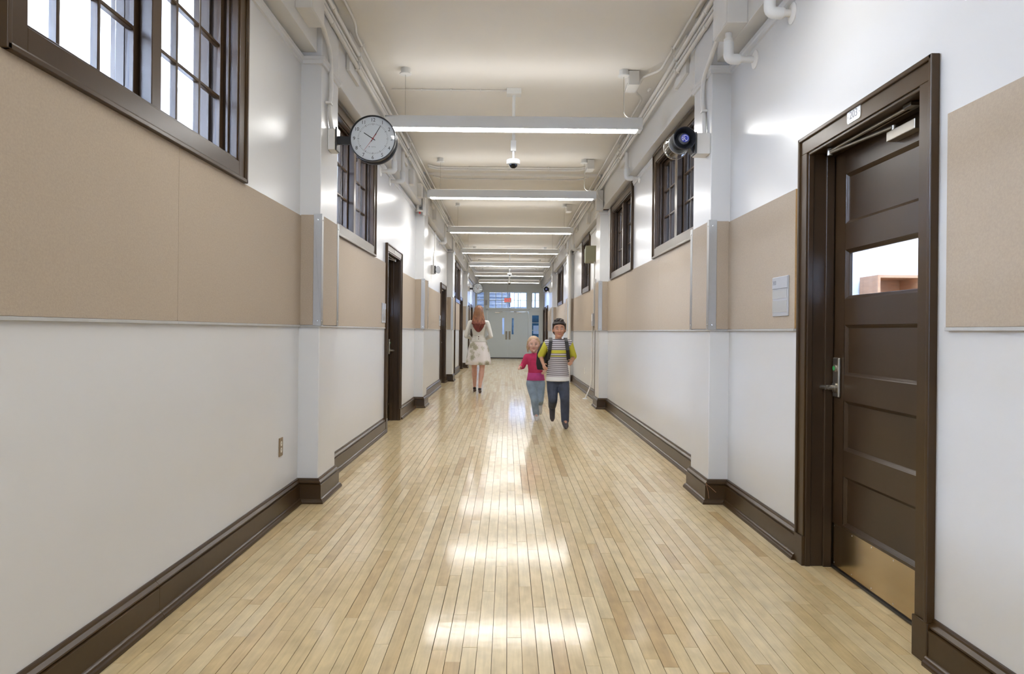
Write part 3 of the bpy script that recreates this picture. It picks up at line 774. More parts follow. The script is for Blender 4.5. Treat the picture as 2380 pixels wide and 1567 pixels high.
# bookcase seen through the glass of door 203
bc = empty('bookcase', (4.5, 7.95, 0), 'low reddish wooden bookcase seen through the glass of door 203', 'bookcase')
bx0, bx1, by0, by1, bz = 4.06, 5.4, 7.75, 8.15, 1.85
MB().box(bx0, bx0 + 0.03, by0, by1, 0, bz).build('side_panel', SHELFW, bc); MB().box(bx1 - 0.03, bx1, by0, by1, 0, bz).build('side_panel', SHELFW, bc)
MB().box(bx0, bx1, by0, by1, bz, bz + 0.03).build('top', SHELFW, bc)
MB().box(bx0 + 0.03, bx1 - 0.03, by1 - 0.02, by1, 0, bz).build('back_panel', SHELFW, bc)
for z in (0.05, 0.5, 0.95, 1.4): MB().box(bx0 + 0.03, bx1 - 0.03, by0 + 0.01, by1 - 0.02, z, z + 0.025).build('shelf', SHELFW, bc)
MB().box(bx0 + 0.45, bx0 + 0.48, by0 + 0.01, by1 - 0.02, 0.05, bz).build('divider', SHELFW, bc)

# ================================================================== THINGS
# ------------------------------------------------------------------ suspended light bars
lx0, lx1 = -1.18, 1.257
def make_light(y):
    root = empty('ceiling_light', (0.038, y, 3.14), 'x', 'light', 'suspended light bars')
    m = MB()
    a, b = y - 0.075, y + 0.075
    m.box(lx0, lx1, a, a + 0.012, 3.14, 3.25); m.box(lx0, lx1, b - 0.012, b, 3.14, 3.25); m.box(lx0, lx1, a, b, 3.24, 3.252)
    m.box(lx0, lx0 + 0.045, a, b, 3.14, 3.25); m.box(lx1 - 0.045, lx1, a, b, 3.14, 3.25)
    m.build('housing', LAMPM, root, bevel=0.002, seg=1)
    MB().box(lx0 + 0.045, lx1 - 0.045, a + 0.012, b - 0.012, 3.138, 3.152).build('diffuser', DIFF, root)
    MB().box(lx0 + 0.05, lx1 - 0.05, a + 0.02, b - 0.02, 3.2525, 3.256).build('uplight_fill', UPFILL, root)  # glowing strip added on top to lift the ceiling
    for q in (-1.0, 1.085):
        c = MB().lathe((q, y, 3.66), (0, 0, 1), [(0, 0.012), (0.002, 0.055), (0.010, 0.058), (0.012, 0.045), (0.06, 0.045)], 24).build('canopy', WPLAST, root)
        MB().tube([(q, y, 3.25), (q, y, 3.665)], 0.0022, 6).build('cable', STEEL, root)
    return root
LY0 = 6.74
L = make_light(LY0)
names = ['nearest of the seven white suspended light bars, just past the clock', 'second nearest white suspended light bar', 'third nearest white suspended light bar',
         'fourth of the seven white suspended light bars', 'fifth of the seven white suspended light bars', 'sixth white suspended light bar, second from the end wall', 'farthest white suspended light bar before the end wall']
L['label'] = names[0]
for nme, y in list(zip(names[1:], (10.23, 13.82, 17.44, 20.89, 24.54, 28.0))) + [('suspended light bar overhead just out of view', 3.25), ('suspended light bar just behind the viewpoint', -0.25), ('suspended light bar far behind the viewpoint', -3.75)]:
    c = copy_tree(L); c.location.y = y; c['label'] = nme
    if y == 3.25:                                   # the bar overhead is dimmed
        for k in c.children:
            if k.name.startswith('diffuser'): k.data = k.data.copy(); k.data.materials[0] = DIFFN

# ------------------------------------------------------------------ conduits along the ceiling corners
def clamps(parent, T, d, z, r, ys):
    for y in ys:
        m = MB(T)
        m.box(d - r - 0.006, d + r + 0.006, y - 0.012, y + 0.012, z - r - 0.004, z + r + 0.004)
        m.box(d + r, d + r + 0.012, y - 0.006, y + 0.006, z + r - 0.004, z + r + 0.008)
        m.build('clamp', PIPE, parent, bevel=0.003, seg=1)
SFL, SFR = PLX - XL - 0.035, XR - PRX - 0.035          # soffit face, measured from the wall
runs = [(0.019, 3.467, 0.0165, 'lowest'), (0.013, 3.527, 0.011, 'thin second'), (0.023, 3.573, 0.019, 'thick third'), (0.052, 3.655, 0.0115, 'topmost')]
cly = [3.0 + 3.05 * k + 0.0 for k in range(-2, 10)]
for T, sf, side in ((TL, SFL, 'left'), (TR, SFR, 'right')):
    for i, (off, z, r, nm) in enumerate(runs):
        d = sf + 0.036 + off
        pts = [(d, YB, z)]
        if side == 'left':
            if i == 3: pts = [(d - 0.02, YB, z), (d - 0.02, 4.6, z), (d + 0.04, 4.75, z), (d + 0.04, 5.6, z), (d, 5.8, z)]
            if i == 0: pts += [(d, 10.0, z), (d + 0.006, 10.25, z - 0.03), (d + 0.006, 10.8, z - 0.03)]
        else:
            if i == 3: pts += [(d, 6.55, z), (d + 0.13, 6.72, z), (d + 0.13, 7.15, z), (d + 0.02, 7.35, z)]
            if i == 2: pts += [(d, 13.0, z), (d + 0.012, 13.3, z)]
        pts.append((pts[-1][0], YE, z if i != 0 or side == 'right' else z - 0.03))
        o = MB(T).bend(pts, r, 0.08, 10).build('conduit', PIPE)
        tag(o, '%s cream conduit of the bundle along the %s ceiling corner' % (nm, side), 'conduit', 'ceiling corner conduits')
        clamps(o, T, d, z, r, [y for y in cly if y > 0 and not (side == 'right' and i == 3 and 6.4 < y < 7.6)])
        cp = MB(T)
        for y in ((5.15, 9.3, 15.5) if i in (0, 2) else (7.05,)):
            cp.lathe((d, y, z), (0, 1, 0), [(0, r), (0.002, r + 0.004), (0.05, r + 0.004), (0.052, r)], 12)
        cp.build('coupling', PIPE, o)
    for k, y in enumerate((5.85, 8.9, 12.2, 15.0, 18.2, 21.3, 24.4)):
        o = MB(T).box(sf, sf + 0.03, y, y + 0.40, 3.375, 3.70).build('pull_box', PIPE, bevel=0.004)
        tag(o, ('%s flat cream pull box behind the %s ceiling conduits' % (('nearest', 'second nearest', 'third nearest', 'fourth', 'fifth', 'sixth', 'farthest')[k], side)), 'pull box', 'flat pull boxes behind the conduits')

def jbox(name, T, d0, d1, y0, y1, z0, z1, label, mat=PIPE, cat='junction box'):
    r = empty(name, T(((d0 + d1) / 2, (y0 + y1) / 2, z0)), label, cat)
    MB(T).box(d0, d1, y0, y1, z0, z1).build('box_body', mat, r, bevel=0.004)
    MB(T).box(d1, d1 + 0.003, y0 + 0.004, y1 - 0.004, z0 + 0.004, z1 - 0.004).build('cover', mat, r, bevel=0.001, seg=1)
    return r
jbox('junction_box', TL, SFL, SFL + 0.105, 4.45, 4.75, 3.25, 3.44, 'cream junction box above the near left pilaster')
jbox('junction_box', TR, SFR, SFR + 0.13, 4.42, 4.72, 3.17, 3.44, 'large cream junction box above the near right pilaster')
PFL, PFR = PLX - XL, XR - PRX
o = MB(TL).bend([(PFL + 0.03, 4.752, 3.33), (PFL + 0.03, 4.85, 3.32), (PFL + 0.02, 5.13, 3.24), (PFL + 0.02, 5.16, 2.95), (PFL + 0.018, 5.10, 2.80), (PFL + 0.018, 5.19, 2.70), (PFL + 0.018, 5.19, 2.688)], 0.016, 0.12, 10).build('conduit', PIPE)
tag(o, 'bent cream conduit dropping to the near clock', 'conduit', 'conduits dropping down a pilaster')
MB(TL).box(PFL, PFL + 0.04, 5.07, 5.13, 2.845, 2.862).build('clamp', PIPE, o, bevel=0.003)
o = MB(TR).bend([(PFR + 0.05, 4.722, 3.24), (PFR + 0.04, 4.82, 3.22), (PFR + 0.02, 5.22, 3.10), (PFR + 0.02, 5.25, 2.95), (PFR + 0.018, 5.20, 2.82), (PFR + 0.018, 5.19, 2.668)], 0.017, 0.12, 10).build('conduit', PIPE)
tag(o, 'bent cream conduit dropping to the near alarm horn', 'conduit', 'conduits dropping down a pilaster')
MB(TR).box(PFR, PFR + 0.04, 5.17, 5.23, 2.845, 2.862).build('clamp', PIPE, o, bevel=0.003)
# pipe drops with an elbow and a flange on the wall
def drop(T, y, z, d, label, ztop=SOF + 0.03, r=0.028):
    root = empty('pipe_drop', T((0, y, z)), label, 'pipe', 'white pipe drops with wall flanges')
    MB(T).tube([(d, y, z + 0.10), (d, y, ztop)], r * 0.8, 14).build('riser', PIPE, root)
    m = MB(T).bend([(d, y, z + 0.11), (d, y, z), (d - 0.07, y, z)], r * 1.18, 0.045, 16)
    m.build('elbow', WPLAST, root)
    m = MB(T).lathe((d - 0.06, y, z), (-1, 0, 0), [(0, r), (0.02, r), (0.022, r * 0.75), (d - 0.075, r * 0.75)], 16)
    m.build('stub', PIPE, root)
    MB(T).lathe((0.0, y, z), (1, 0, 0), [(0, r * 2.1), (0.006, r * 2.1), (0.012, r * 1.6), (0.016, r * 0.9)], 22).build('flange', PIPE, root)
    m = MB(T).lathe((d, y, z + 0.10), (0, 0, 1), [(0, r * 1.1), (0.03, r * 1.1), (0.032, r * 0.8)], 14).build('collar', PIPE, root)
drop(TR, 4.58, 3.0, 0.175, 'white elbow pipe dropping beside the near right pilaster', 3.168)
drop(TR, 3.98, 3.03, 0.13, 'white elbow pipe at the top edge above door 203')
drop(TR, 8.6, 3.10, 0.16, 'white elbow pipe between the two right windows', 3.41)
drop(TL, 8.05, 3.03, 0.16, 'white elbow pipe right of the near clock', 3.41)
drop(TL, 8.68, 3.05, 0.16, 'white elbow pipe above the nearest left door', 3.41)
drop(TL, 14.75, 3.05, 0.15, 'white elbow pipe above the second left door', 3.41)
drop(TR, 15.7, 3.05, 0.15, 'white elbow pipe past the olive speaker box', 3.41)
for T, y, lab, sd in ((TL, 9.55, 'white valve box hanging above the nearest left door', SFL), (TL, 10.45, 'white valve box beside the second left pilaster', SFL), (TL, 12.6, 'small cream box above the emergency spotlight', SFL), (TR, 12.8, 'grey cream box above the olive speaker', SFR)):
    jbox('valve_box', T, sd, sd + 0.065, y, y + 0.15, 3.20, 3.40, lab, PIPE, 'junction box')
o = jbox('sprinkler_valve', TL, PFL - 0.02, PFL + 0.02, 11.0, 11.1, 3.02, 3.30, 'cream valve with a red tag at the second left pilaster', PIPE, 'valve')
MB(TL).lathe((PFL - 0.06, 10.99, 3.05), (0, -1, 0), [(0, 0.016), (0.012, 0.016), (0.016, 0.008)], 14).build('red_wheel', RED, o)
MB(TL).tube([(PFL - 0.02, 11.0, 3.08), (PFL - 0.09, 10.98, 3.08), (PFL - 0.09, 10.98, 3.35)], 0.022, 10).build('pipe', PIPE, o)
# ceiling cross conduits
def cross(y, z, x0, x1, r, label, curve=0.0):
    pts = [(x0, y + curve, z), (x0 + 0.12, y, z), (x1 - 0.12, y, z), (x1, y + curve, z)] if curve else [(x0, y, z), (x1, y, z)]
    o = MB().bend(pts, r, 0.1, 8).build('conduit', PIPE); tag(o, label, 'conduit', 'conduits crossing the ceiling')
    for k in range(1, 4):
        q = x0 + (x1 - x0) * k / 4; MB().box(q - 0.006, q + 0.006, y - r - 0.008, y + r + 0.008, z - r - 0.003, CEIL).build('clamp', PIPE, o)
cross(7.30, 3.708, -1.22, 0.0, 0.008, 'thin ceiling conduit feeding the nearest dome camera')
cross(10.72, 3.70, -1.22, 1.2, 0.012, 'first of three ceiling conduits crossing before the second light bar', -0.15)
cross(10.80, 3.69, -1.22, 1.2, 0.016, 'thick middle conduit of three crossing before the second light bar', -0.15)
cross(11.35, 3.663, -1.2, 1.25, 0.009, 'last of three conduits crossing on the beam before the second light bar', -0.2)
cross(17.9, 3.70, -1.22, -0.05, 0.010, 'thin ceiling conduit between the third and fourth light bars')
cross(21.9, 3.70, -1.22, 1.25, 0.012, 'far ceiling conduit crossing between the fifth and sixth light bars')
# feed box beside the first light bar
fb = jbox('feed_box', TR, 0.36, 0.46, 6.72, 6.95, 3.58, 3.715, 'cream feed box on the ceiling beside the nearest light bar')
MB().bend([(XR - 0.46, 6.78, 3.62), (1.12, 6.76, 3.60), (1.088, 6.745, 3.5), (1.09, 6.745, 3.3), (1.15, 6.745, 3.26), (1.19, 6.745, 3.262)], 0.004, 0.06, 6).build('flex_cord', WPLAST, fb)
fb2 = jbox('feed_box', TR, 0.36, 0.46, 10.2, 10.45, 3.58, 3.715, 'cream feed box on the ceiling beside the second light bar')
MB().bend([(XR - 0.46, 10.28, 3.62), (1.12, 10.26, 3.60), (1.088, 10.24, 3.5), (1.09, 10.24, 3.3), (1.15, 10.24, 3.26), (1.19, 10.24, 3.262)], 0.004, 0.06, 6).build('flex_cord', WPLAST, fb2)
fb3 = jbox('feed_box', TR, 0.36, 0.46, 13.8, 14.05, 3.58, 3.715, 'cream feed box on the ceiling beside the third light bar')

# ------------------------------------------------------------------ dome cameras
def make_cam():
    root = empty('dome_camera', (0.04, 7.30, 2.93), 'white dome camera hanging below the nearest light bar', 'camera', 'ceiling dome cameras')
    x, y = 0.04, 7.30
    MB().box(x - 0.075, x + 0.075, y - 0.06, y + 0.06, 3.66, CEIL).build('ceiling_box', WPLAST, root, bevel=0.004)
    MB().lathe((x, y, 3.08), (0, 0, 1), [(0, 0.016), (0.58, 0.016)], 14).build('stem', WPLAST, root)
    MB().box(x - 0.028, x + 0.028, y - 0.03, y + 0.03, 3.08, 3.19).build('stem_box', WPLAST, root, bevel=0.004)
    MB().lathe((x, y, 2.99), (0, 0, 1), [(0, 0.012), (0.1, 0.012)], 12).build('lower_stem', WPLAST, root)
    MB().lathe((x, y, 2.945), (0, 0, 1), [(0, 0.050), (0.004, 0.066), (0.012, 0.07), (0.045, 0.07), (0.052, 0.06), (0.054, 0.012)], 32).build('camera_body', WPLAST, root)
    prof = [(-0.044 * math.cos(a) , 0.044 * math.sin(a)) for a in [PI / 2 * k / 8 for k in range(9)]]
    MB().lathe((x, y, 2.947), (0, 0, 1), prof, 28).build('dome', SMOKE, root)
    MB().lathe((x, y - 0.012, 2.935), (0, -0.6, -1), [(0, 0.02), (0.012, 0.018), (0.014, 0.01)], 16).build('lens', BLACK, root)
    return root
C = make_cam()
for y, lab in ((21.6, 'dome camera behind the fifth light bar'), (25.4, 'farthest dome camera behind the sixth light bar')):
    c = copy_tree(C); c.location.y = y; c['label'] = lab

# ------------------------------------------------------------------ clocks
def make_clock():
    cx, cy, cz, R = -1.0, 5.21, 2.617, 0.168
    root = empty('wall_clock', (cx, cy, cz - R), 'round black-rimmed double-sided clock on the near left pilaster', 'clock', 'double-sided clocks')
    MB().lathe((cx, cy - 0.055, cz), (0, 1, 0), [(0, R - 0.006), (0.0, R), (0.022, R + 0.001), (0.026, R - 0.012), (0.084, R - 0.012), (0.088, R + 0.001), (0.11, R), (0.11, R - 0.006)], 56, caps=False).build('case', BLACK, root)
    d = MB().lathe((cx, cy - 0.052, cz), (0, 1, 0), [(0, R - 0.006), (0.004, R - 0.006)], 56).build('dial', DIAL, root)
    MB().lathe((cx, cy + 0.052, cz), (0, 1, 0), [(-0.004, R - 0.006), (0, R - 0.006)], 56).build('dial', DIAL, root)
    yf = cy - 0.0525
    def P(ang, r): return (cx + math.sin(ang) * r, cz + math.cos(ang) * r)
    tk = MB()
    for k in range(60):
        a = 2 * PI * k / 60; big = k % 5 == 0
        r0, r1, w = (0.103, 0.113, 0.0009) if not big else (0.100, 0.113, 0.0017)
        px, pz = math.cos(a) * w / 1, -math.sin(a) * w / 1
        q0, q1 = P(a, r0), P(a, r1)
        tk.add([(q0[0] - px / 1, yf, q0[1] - pz), (q0[0] + px, yf, q0[1] + pz), (q1[0] + px, yf, q1[1] + pz), (q1[0] - px, yf, q1[1] - pz)], [(0, 1, 2, 3)])
    tk.build('minute_track', INK, d, recalc=False)
    for k in range(1, 13):
        q = P(2 * PI * k / 12, 0.137)
        text('numeral', str(k), 0.037, (q[0], yf, q[1]), FACE_CAM, INK, d, 0.0003, sx=0.95)
    text('maker_mark', 'sapling', 0.012, (cx + 0.004, yf, cz - 0.058), FACE_CAM, INKGREY, d, 0.0002)
    MB().lathe((cx - 0.026, yf + 0.001, cz - 0.058), (0, -1, 0), [(0, 0.004), (0.0012, 0.004)], 12).build('maker_dot', INKGREY, d)
    def hand(nm, deg, r0, r1, w0, w1, y, mat):
        a = math.radians(deg); m = MB()
        ring = []
        for rr, w in ((r0, w0), (r1, w1)):
            q = P(a, rr); px, pz = math.cos(a) * w, -math.sin(a) * w
            ring.append([(q[0] - px, y, q[1] - pz), (q[0] + px, y, q[1] + pz), (q[0] + px, y + 0.001, q[1] + pz), (q[0] - px, y + 0.001, q[1] - pz)])
        m.ring(ring, True, False); m.build(nm, mat, root)
    hand('hour_hand', 303, -0.02, 0.078, 0.0032, 0.0026, cy - 0.056, INK)
    hand('minute_hand', 31, -0.025, 0.112, 0.0030, 0.0018, cy - 0.0575, INK)
    hand('second_hand', 216, -0.045, 0.105, 0.0018, 0.0005, cy - 0.059, RED)
    MB().lathe((cx, cy - 0.055, cz), (0, -1, 0), [(0, 0.006), (0.005, 0.006)], 16).build('hub', RED, root)
    MB().lathe((cx, cy - 0.066, cz), (0, 1, 0), [(0, 0.0), (0, R - 0.007), (0.0015, R - 0.007), (0.0015, 0.0)], 56, caps=False).build('cover_glass', CLEAR, root)
    MB().lathe((cx, cy - 0.069, cz), (0, 1, 0), [(0, R - 0.007), (0.0, R + 0.001), (0.016, R + 0.001), (0.016, R - 0.007)], 56, caps=False).build('bezel', BLACK, root)
    MB().box(PLX + 0.06, cx - R + 0.012, cy - 0.016, cy + 0.016, cz - 0.032, cz + 0.026).build('bracket_arm', BLACK, root, bevel=0.003)
    MB().box(PLX + 0.052, PLX + 0.064, cy - 0.055, cy + 0.055, cz - 0.085, cz + 0.085).build('mounting_plate', BLACK, root, bevel=0.004)
    MB().box(PLX, PLX + 0.052, cy - 0.065, cy + 0.065, cz - 0.085, cz + 0.07).build('back_box', PIPE, root, bevel=0.004)
    return root
K = make_clock()
K.rotation_euler.z = 0.011
c = copy_tree(K); c.location.y = 23.36; c['label'] = 'small-looking round clock far down the left side'

# ------------------------------------------------------------------ alarm horns
HORNM = paint('horn_black', (0.022, 0.024, 0.030), 0.35, var=0.1)
def make_horn():
    cx, cy, cz = 1.255, 5.05, 2.617
    root = empty('alarm_horn', (cx, cy, cz - 0.09), 'black alarm horn with clear strobe and blue emblem on near right pilaster', 'alarm horn', 'alarm horns with strobes')
    MB().lathe((cx, cy, cz), (0, 1, 0), [(0.0, 0.074), (-0.004, 0.078), (0.0, 0.082), (0.03, 0.076), (0.06, 0.06), (0.09, 0.055), (0.09, 0.04), (0.058, 0.05), (0.03, 0.066), (0.0, 0.074)], 40, caps=False).build('horn_mouth', HORNM, root)
    MB().lathe((cx, cy + 0.055, cz), (0, -1, 0), [(0, 0.052), (0.012, 0.045), (0.03, 0.04), (0.036, 0.03), (0.0375, 0.0)], 32).build('horn_core', DKGREY, root)
    yb = cy + 0.055 - 0.038
    em = MB().lathe((cx + 0.004, yb, cz + 0.002), (0, -1, 0), [(0, 0.029), (0.001, 0.029)], 32).build('emblem', BLUE, root)
    w = MB()
    ex, ez, ye = cx + 0.004, cz + 0.002, yb - 0.0012
    n = 28
    for k in range(n):
        a0, a1 = 2 * PI * k / n, 2 * PI * (k + 1) / n
        if 0.62 * 2 * PI < a0 < 0.74 * 2 * PI: continue
        pts = [(ex + math.cos(a) * r, ye, ez + math.sin(a) * r) for a, r in ((a0, 0.021), (a0, 0.0235), (a1, 0.0235), (a1, 0.021))]
        w.add(pts, [(0, 1, 2, 3)])
    def bar(x0, z0, x1, z1, t):
        d = Vector((x1 - x0, z1 - z0)).normalized(); nx, nz = -d.y * t, d.x * t
        w.add([(ex + x0 + nx, ye, ez + z0 + nz), (ex + x0 - nx, ye, ez + z0 - nz), (ex + x1 - nx, ye, ez + z1 - nz), (ex + x1 + nx, ye, ez + z1 + nz)], [(0, 1, 2, 3)])
    bar(-0.018, 0.004, 0.012, -0.018, 0.0018); bar(-0.018, 0.003, 0.004, 0.021, 0.0014); bar(-0.006, 0.010, -0.002, -0.006, 0.0012); bar(-0.004, 0.004, 0.006, 0.002, 0.0012)
    pts = [(ex - 0.014 + math.cos(2 * PI * k / 10) * 0.005, ye, ez - 0.012 + math.sin(2 * PI * k / 10) * 0.005) for k in range(10)]
    w.add(pts, [tuple(range(10))])
    w.build('emblem_mark', WHITEINK, em, recalc=False)
    MB().lathe((cx, cy + 0.09, cz), (0, 1, 0), [(0, 0.05), (0.02, 0.05), (0.05, 0.055), (0.06, 0.055)], 32).build('driver', HORNM, root)
    MB().lathe((cx - 0.004, cy + 0.14, cz), (0, 1, 0), [(0, 0.074), (0.005, 0.084), (0.09, 0.086), (0.14, 0.084), (0.17, 0.07), (0.18, 0.0)], 36).build('strobe_lens', CLEAR, root)
    MB().lathe((cx - 0.004, cy + 0.14, cz), (0, 1, 0), [(0.0, 0.0), (0, 0.08), (0.012, 0.08), (0.10, 0.045), (0.10, 0.0)], 32).build('strobe_reflector', ALU, root)
    MB().lathe((cx - 0.004, cy + 0.27, cz), (0, 1, 0), [(0, 0.088), (0.008, 0.09), (0.016, 0.088)], 36, caps=False).build('lens_ring', STEEL, root)
    MB().prism([(0.05, -0.03), (0.088, -0.085), (0.088, 0.045), (0.05, 0.03)], lambda p: (cx + p[0], cy + 0.10, cz + p[1]), lambda p: (cx + p[0], cy + 0.19, cz + p[1])).build('arm', DKGREY, root, bevel=0.004)
    MB().box(PRX - 0.108, PRX - 0.096, cy + 0.05, cy + 0.17, cz - 0.095, cz + 0.06).build('mounting_plate', DKGREY, root, bevel=0.003)
    MB().box(PRX - 0.096, PRX, cy + 0.045, cy + 0.175, cz - 0.10, cz + 0.05).build('back_box', PIPE, root, bevel=0.004)
    lb_ = MB().box(cx + 0.056, cx + 0.084, cy + 0.0985, cy + 0.0995, cz - 0.02, cz + 0.012).build('rating_label', WPLAST, root)
    return root
Hn = make_horn()
c = copy_tree(Hn); c.location.y = 23.2; c['label'] = 'small-looking black alarm horn far down the right side'

# ------------------------------------------------------------------ room signs, outlets, boxes on the walls
def room_sign(T, y, z, FACE, label, txt=None, d=TH):
    root = empty('room_sign', T((d, y, z - 0.115)), label, 'sign', 'grey plastic room signs')
    MB(T).box(d, d + 0.008, y - 0.115, y + 0.115, z - 0.115, z + 0.115).build('sign_body', SIGN, root, bevel=0.003)
    MB(T).box(d + 0.008, d + 0.012, y - 0.112, y + 0.112, z + 0.045, z + 0.112).build('number_strip', SIGN, root, bevel=0.002)
    for z0, z1 in ((z - 0.012, z + 0.038), (z - 0.092, z - 0.024)):
        MB(T).box(d + 0.008, d + 0.0095, y - 0.10, y + 0.112, z0, z1).build('insert', SIGNP, root)
    sgn = 1 if T is TL else -1
    if txt: text('number', txt, 0.035, T((d + 0.0122, y - sgn * 0.0 + (0.075 if T is TR else -0.075), z + 0.08)), FACE, INKGREY, root, 0.001)
room_sign(TR, 4.075, 1.437, FACE_R, 'grey room sign on the tan panel left of door 203', '203')
room_sign(TL, 8.27, 1.42, FACE_L, 'grey room sign beside the nearest left door')
room_sign(TL, 12.75, 1.43, FACE_L, 'grey room sign past the second left pilaster')
room_sign(TL, 15.12, 1.43, FACE_L, 'grey room sign beside the second left door')
def outlet(T, y, z, mat, label):
    root = empty('outlet', T((0, y, z - 0.06)), label, 'outlet', 'wall outlets')
    MB(T).box(0, 0.006, y - 0.036, y + 0.036, z - 0.06, z + 0.06).build('cover_plate', mat, root, bevel=0.002)
    for q in (-0.021, 0.021):
        s = MB(T).lathe((0.006, y, z + q), (1, 0, 0), [(0, 0.0165), (0.0015, 0.0165)], 20).build('socket', IVORY, root)
        k = MB(T)
        for w in (-0.006, 0.006): k.box(0.0073, 0.008, y + w - 0.0012, y + w + 0.0012, z + q - 0.002, z + q + 0.007)
        k.build('slot', INK, s)
outlet(TL, 4.593, 0.452, BRASSPL, 'bronze double outlet low on the near left wall')
outlet(TR, 14.41, 0.427, WPLAST, 'white outlet low on the right wall behind the boy')
# olive loudspeaker, raceway and floor drop by the second right pilaster
sp = empty('wall_speaker', TR((0.1, 12.95, 2.50)), 'olive box loudspeaker on the right wall above the raceway', 'speaker')
MB(TR).prism([(0, 12.72), (0, 13.18), (0.16, 13.18), (0.20, 12.72)], lambda p: (p[0], p[1], 2.50), lambda p: (p[0], p[1], 2.78)).build('cabinet', OLIVE, sp, bevel=0.005)
MB(TR).box(0.0, 0.17, 13.18, 13.19, 2.51, 2.77).build('grille_edge', WPLAST, sp, bevel=0.003)
o = MB(TR).bend([(0.03, 12.8, 2.5), (0.03, 12.75, 2.3), (0.022, 12.9, 2.0), (0.022, 12.9, 1.56)], 0.011, 0.08, 8).build('raceway', PIPE); tag(o, 'cream conduit running down from the olive loudspeaker', 'conduit')
o = empty('raceway_box', TR((0.02, 12.95, 1.33)), 'pale raceway outlet box on the right tan panel', 'raceway')
MB(TR).box(TH, TH + 0.035, 12.87, 13.03, 1.33, 1.56).build('box_body', SIGN, o, bevel=0.004)
MB(TR).box(TH + 0.035, TH + 0.038, 12.89, 13.01, 1.42, 1.54).build('cover', WPLAST, o, bevel=0.002)
o = MB(TR).bend([(0.03, 12.95, 1.33), (0.02, 13.1, 1.15), (0.02, 13.1, 0.30), (0.06, 13.1, 0.17), (0.17, 12.85, 0.004)], 0.012, 0.08, 8).build('floor_conduit', PIPE); tag(o, 'white flexible conduit running down the right wall to the floor', 'conduit')
MB(TR).lathe((0.17, 12.85, 0.0), (0, 0, 1), [(0, 0.05), (0.006, 0.045), (0.02, 0.016)], 16).build('floor_flange', WPLAST, o)
o = MB(TR).box(0, 0.03, 12.02, 12.14, 2.10, 2.20).build('key_switch', BLACK, bevel=0.004); tag(o, 'small black key switch just past the second right pilaster', 'switch')
o = MB(TR).box(0, 0.03, 12.02, 12.14, 2.21, 2.34).build('thermostat', WPLAST, bevel=0.006); tag(o, 'small white wall box above the black key switch', 'thermostat')
o = MB(TR).box(PFR - 0.02, PFR + 0.004, 11.69, 11.72, 0.0, 2.10).build('trim_1', BROWND); tag(o, 'dark vertical metal strip behind the second right pilaster', 'trim', kind='structure')
o = empty('loose_wire', TR((PFR + 0.03, 5.02, 0.0)), 'two thin copper wires sticking out at the near right pilaster base', 'wire')
WIRE = paint('copper_wire', (0.40, 0.20, 0.10), 0.4, var=0.1)
MB(TR).tube([(PFR + 0.028, 5.02, 0.150), (PFR + 0.0, 4.985, 0.125), (PFR - 0.03, 4.975, 0.098)], 0.0012, 6).build('wire', WIRE, o)
MB(TR).tube([(PFR + 0.028, 5.02, 0.150), (PFR + 0.024, 4.98, 0.10), (PFR + 0.02, 4.975, 0.055)], 0.0012, 6).build('wire', WIRE, o)
# brown patch of open brick at the top of the second right pilaster
o = empty('open_brick_slot', TR((0.05, 11.19, 3.10)), 'broken rusty brick opening at the top of the second right pilaster', 'vent')
for k in range(4):
    MB(TR).box(0.005, 0.09, 11.185, 11.2, 3.16 + 0.07 * k, 3.205 + 0.07 * k).build('brick', RUST, o, bevel=0.003)
o = MB(TR).box(PFR - 0.02, PFR + 0.085, 11.02, 11.12, 3.12, 3.44).build('cable_duct', PIPE, bevel=0.004); tag(o, 'vertical cream cable duct at the second right pilaster', 'duct')
m = MB(TR)
for q in (0.0, 0.03, 0.06): m.bend([(PFR + 0.09, 10.95 + q, 3.43), (PFR + 0.07, 11.0, 3.36 - q), (PFR - 0.02, 11.0, 3.28 - q)], 0.005, 0.08, 6)
m.build('cable', PIPE, o)
o = MB(TR).lathe((0.10, 17.02, 0.0), (0, 0, 1), [(0, 0.055), (0.01, 0.055), (0.012, 0.036), (CEIL, 0.036)], 18).build('riser_pipe', PIPE); tag(o, 'tall white vertical pipe beside the third right pilaster', 'pipe')
# emergency spotlight on the left wall
es = empty('emergency_light', TL((0.05, 13.55, 2.30)), 'small emergency spotlight on the left wall with a bent conduit', 'light')
MB(TL).box(0, 0.06, 13.45, 13.62, 2.30, 2.47).build('back_box', PIPE, es, bevel=0.005)
MB(TL).box(0.06, 0.085, 13.47, 13.60, 2.31, 2.46).build('bracket', BLACK, es, bevel=0.004)
MB(TL).lathe((0.085, 13.53, 2.385), (0.8, -0.5, 0), [(0, 0.03), (0.03, 0.06), (0.05, 0.075), (0.056, 0.075), (0.06, 0.0)], 24).build('lamp_head', SIGN, es)
MB(TL).bend([(0.04, 13.5, 2.47), (0.04, 13.48, 2.65), (0.04, 13.75, 2.80), (0.04, 13.78, 3.165)], 0.012, 0.1, 8).build('conduit', PIPE, es)
